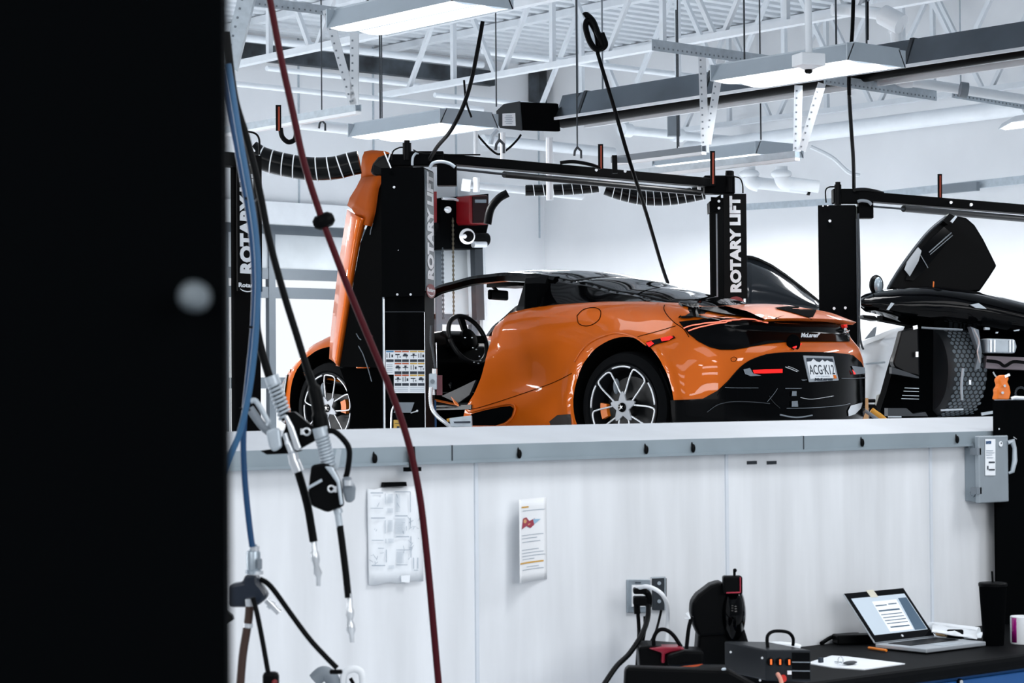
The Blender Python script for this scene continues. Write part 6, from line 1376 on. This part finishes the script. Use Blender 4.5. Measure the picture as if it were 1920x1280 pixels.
part('gun_body', MB().tube(path([(590, 1275, 5.4), (606, 1262, 5.4), (622, 1272, 5.4), (626, 1295, 5.4)], 6), .018, 12), GREY, t, smooth=True)
part('ring_handle', MB().tube(path([(644, 1292, 5.4), (646, 1262, 5.4), (664, 1254, 5.4), (678, 1262, 5.4), (680, 1290, 5.4)], 6), .009, 10), WHT, t, smooth=True)
part('trigger', MB().bar(P(657, 1271, 5.38), P(664, 1284, 5.38), .01, .008), BLK2, t)
# two oil guns with springs
def gun(label, ox, oy, D, tilt, sc_, sp0, sp1, noz, fc):
    t = thing('oil_gun', label, 'oil gun', P(noz[-1][0], noz[-1][1], D), group='oil guns on hanging hoses')
    p0, p1 = P(*sp0, D), P(*sp1, D); n = 10; d = (p1 - p0); L_ = d.length; d.normalize(); a = d.orthogonal().normalized(); b_ = d.cross(a)
    hel = [p0 + d * L_ * k / (n * 12) + (a * cos(2 * pi * k / 12) + b_ * sin(2 * pi * k / 12)) * .0125 * sc_ for k in range(n * 12 + 1)]
    part('spring', MB().tube(hel, .0034 * sc_, 6), STRUT, t, smooth='all')
    part('spring_core', MB().cyl(p0, p1, .009 * sc_, 10), BLK2, t, smooth=True)
    part('spring_collar', MB().cyl(p0 - d * .012, p0 + d * .006, .0155 * sc_, 16), STRUT, t, smooth=True)
    return t, d
g1, d1 = gun('left oil gun held upright, silver spring and handle in front of the front wheel', 0, 0, 4.6, 0, 1, (512, 715), (537, 787), [(595, 1098)], None)
D = 4.6
part('gun_body', MB().prism([P(x, y, D - .02) for x, y in ((536, 772), (552, 772), (582, 796), (600, 806), (597, 822), (560, 843), (566, 845), (548, 850), (500, 852), (488, 845), (520, 840), (535, 800))], FH * .035), BLK2, g1, bev=.006)
part('silver_rib', MB().prism([P(x, y, D - .03) for x, y in ((533, 778), (540, 777), (552, 800), (566, 840), (560, 845), (553, 842), (545, 815))], -FH * .015), SILV, g1, bev=.003)
part('grip_block', MB().prism([P(x, y, D - .03) for x, y in ((500, 808), (515, 801), (526, 803), (530, 838), (515, 847), (506, 838))], -FH * .02), STRUT, g1, bev=.005)
part('trigger_lever', MB().tube(path([(468, 765, D), (482, 785, D), (494, 800, D), (508, 812, D)], 6), .009, 10), GREY, g1, smooth=True)
part('trigger_guard', MB().tube(path([(470, 752, D), (480, 752, D), (496, 778, D), (503, 792, D), (498, 798, D), (490, 796, D)], 6), .0055, 8), STRUT, g1, smooth=True)
part('swivel', MB().tube(path([(534, 812, D - .03), (540, 830, D - .03), (548, 850, D - .03), (552, 870, D - .03)], 6), [.006] * 6 + [.0075] * 6 + [.011] * 7, 10), SILV, g1, smooth=True)
part('collar', MB().cyl(P(552, 864, D - .03), P(560, 884, D - .03), .0115, 14), SILV, g1, smooth=True)
part('delivery_hose', MB().tube(path([(558, 882, D), (568, 915, D), (577, 950, D), (584, 990, D), (588, 1015, D)], 8), .0085, 12), RUB, g1, smooth=True)
part('nozzle', MB().tube([P(587, 1010, D), P(590, 1032, D), P(590, 1036, D), P(592, 1050, D), P(593, 1060, D), P(596, 1074, D), P(597, 1082, D), P(597, 1098, D)], [.006, .0062, .0088, .0088, .006, .009, .005, .0045], 14), SILV, g1, smooth=True)
part('round_mark', MB().tube([P(575, 809, D - .027) + (CR * cos(a_) + CU * sin(a_)) * .0068 for a_ in us(0, 2 * pi, 20)], .0022, 8), SILV, g1)
part('round_mark_bar', MB().box(P(566, 809, D - .026), (.006, .002, .012), CR, FH, ZU), SILV, g1)
D = 4.52
g2, d2_ = gun('right oil gun hanging lower, black body with a round mark', 0, 0, 4.52, 0, 1, (602, 812), (617, 872), [(657, 1205)], None)
part('gun_body', MB().prism([P(x, y, D - .02) for x, y in ((583, 872), (606, 868), (622, 872), (638, 905), (644, 950), (632, 953), (614, 961), (583, 948), (577, 925), (580, 895))], FH * .04), BLK2, g2, bev=.006)
part('silver_stripe', MB().prism([P(x, y, D - .025) for x, y in ((576, 912), (603, 897), (605, 902), (578, 917))], -FH * .006), STRUT, g2)
part('silver_rib', MB().prism([P(x, y, D - .03) for x, y in ((609, 874), (624, 874), (638, 900), (644, 945), (638, 947), (632, 905), (620, 888))], -FH * .012), STRUT, g2, bev=.003)
part('trigger_guard', MB().tube(path([(605, 810, D), (625, 808, D), (645, 825, D), (655, 845, D), (652, 880, D), (648, 895, D)], 8), .0060, 10), BLK2, g2, smooth=True)
part('trigger_lever', MB().bar(P(636, 842, D), P(629, 880, D), .010, .008, FH), STRUT, g2)
part('valve_cap', MB().prism([P(x, y, D - .02) for x, y in ((641, 895), (658, 893), (660, 905), (666, 912), (664, 935), (660, 942), (648, 942), (642, 920))], FH * .03), GREY, g2, bev=.005)
part('valve_ring', MB().cyl(P(653, 900, D - .03), P(653, 910, D - .03), .0095, 12), SILV, g2, smooth=True)
part('swivel', MB().cyl(P(632, 952, D), P(637, 988, D), .0070, 12).cyl(P(633, 954, D), P(635, 962, D), .0095, 12), STRUT, g2, smooth=True)
part('delivery_hose', MB().tube(path([(637, 985, D), (643, 1030, D), (649, 1080, D), (653, 1120, D)], 8), .0072, 12), RUB, g2, smooth=True)
part('nozzle', MB().tube([P(655, 1112, D), P(656, 1138, D), P(656, 1144, D), P(656, 1152, D), P(656, 1162, D), P(657, 1172, D), P(658, 1180, D), P(659, 1190, D), P(660, 1204, D)], [.0055, .0058, .0085, .0085, .006, .0095, .0095, .005, .0042], 14), SILV, g2, smooth=True)
part('round_mark', MB().tube([P(621, 916, D - .027) + (CR * cos(a_) + CU * sin(a_)) * .0062 for a_ in us(0, 2 * pi, 20)], .0020, 8), SILV, g2); part('round_mark_bar', MB().box(P(629, 917, D - .04), (.005, .002, .012), CR, FH, ZU), SILV, g2)
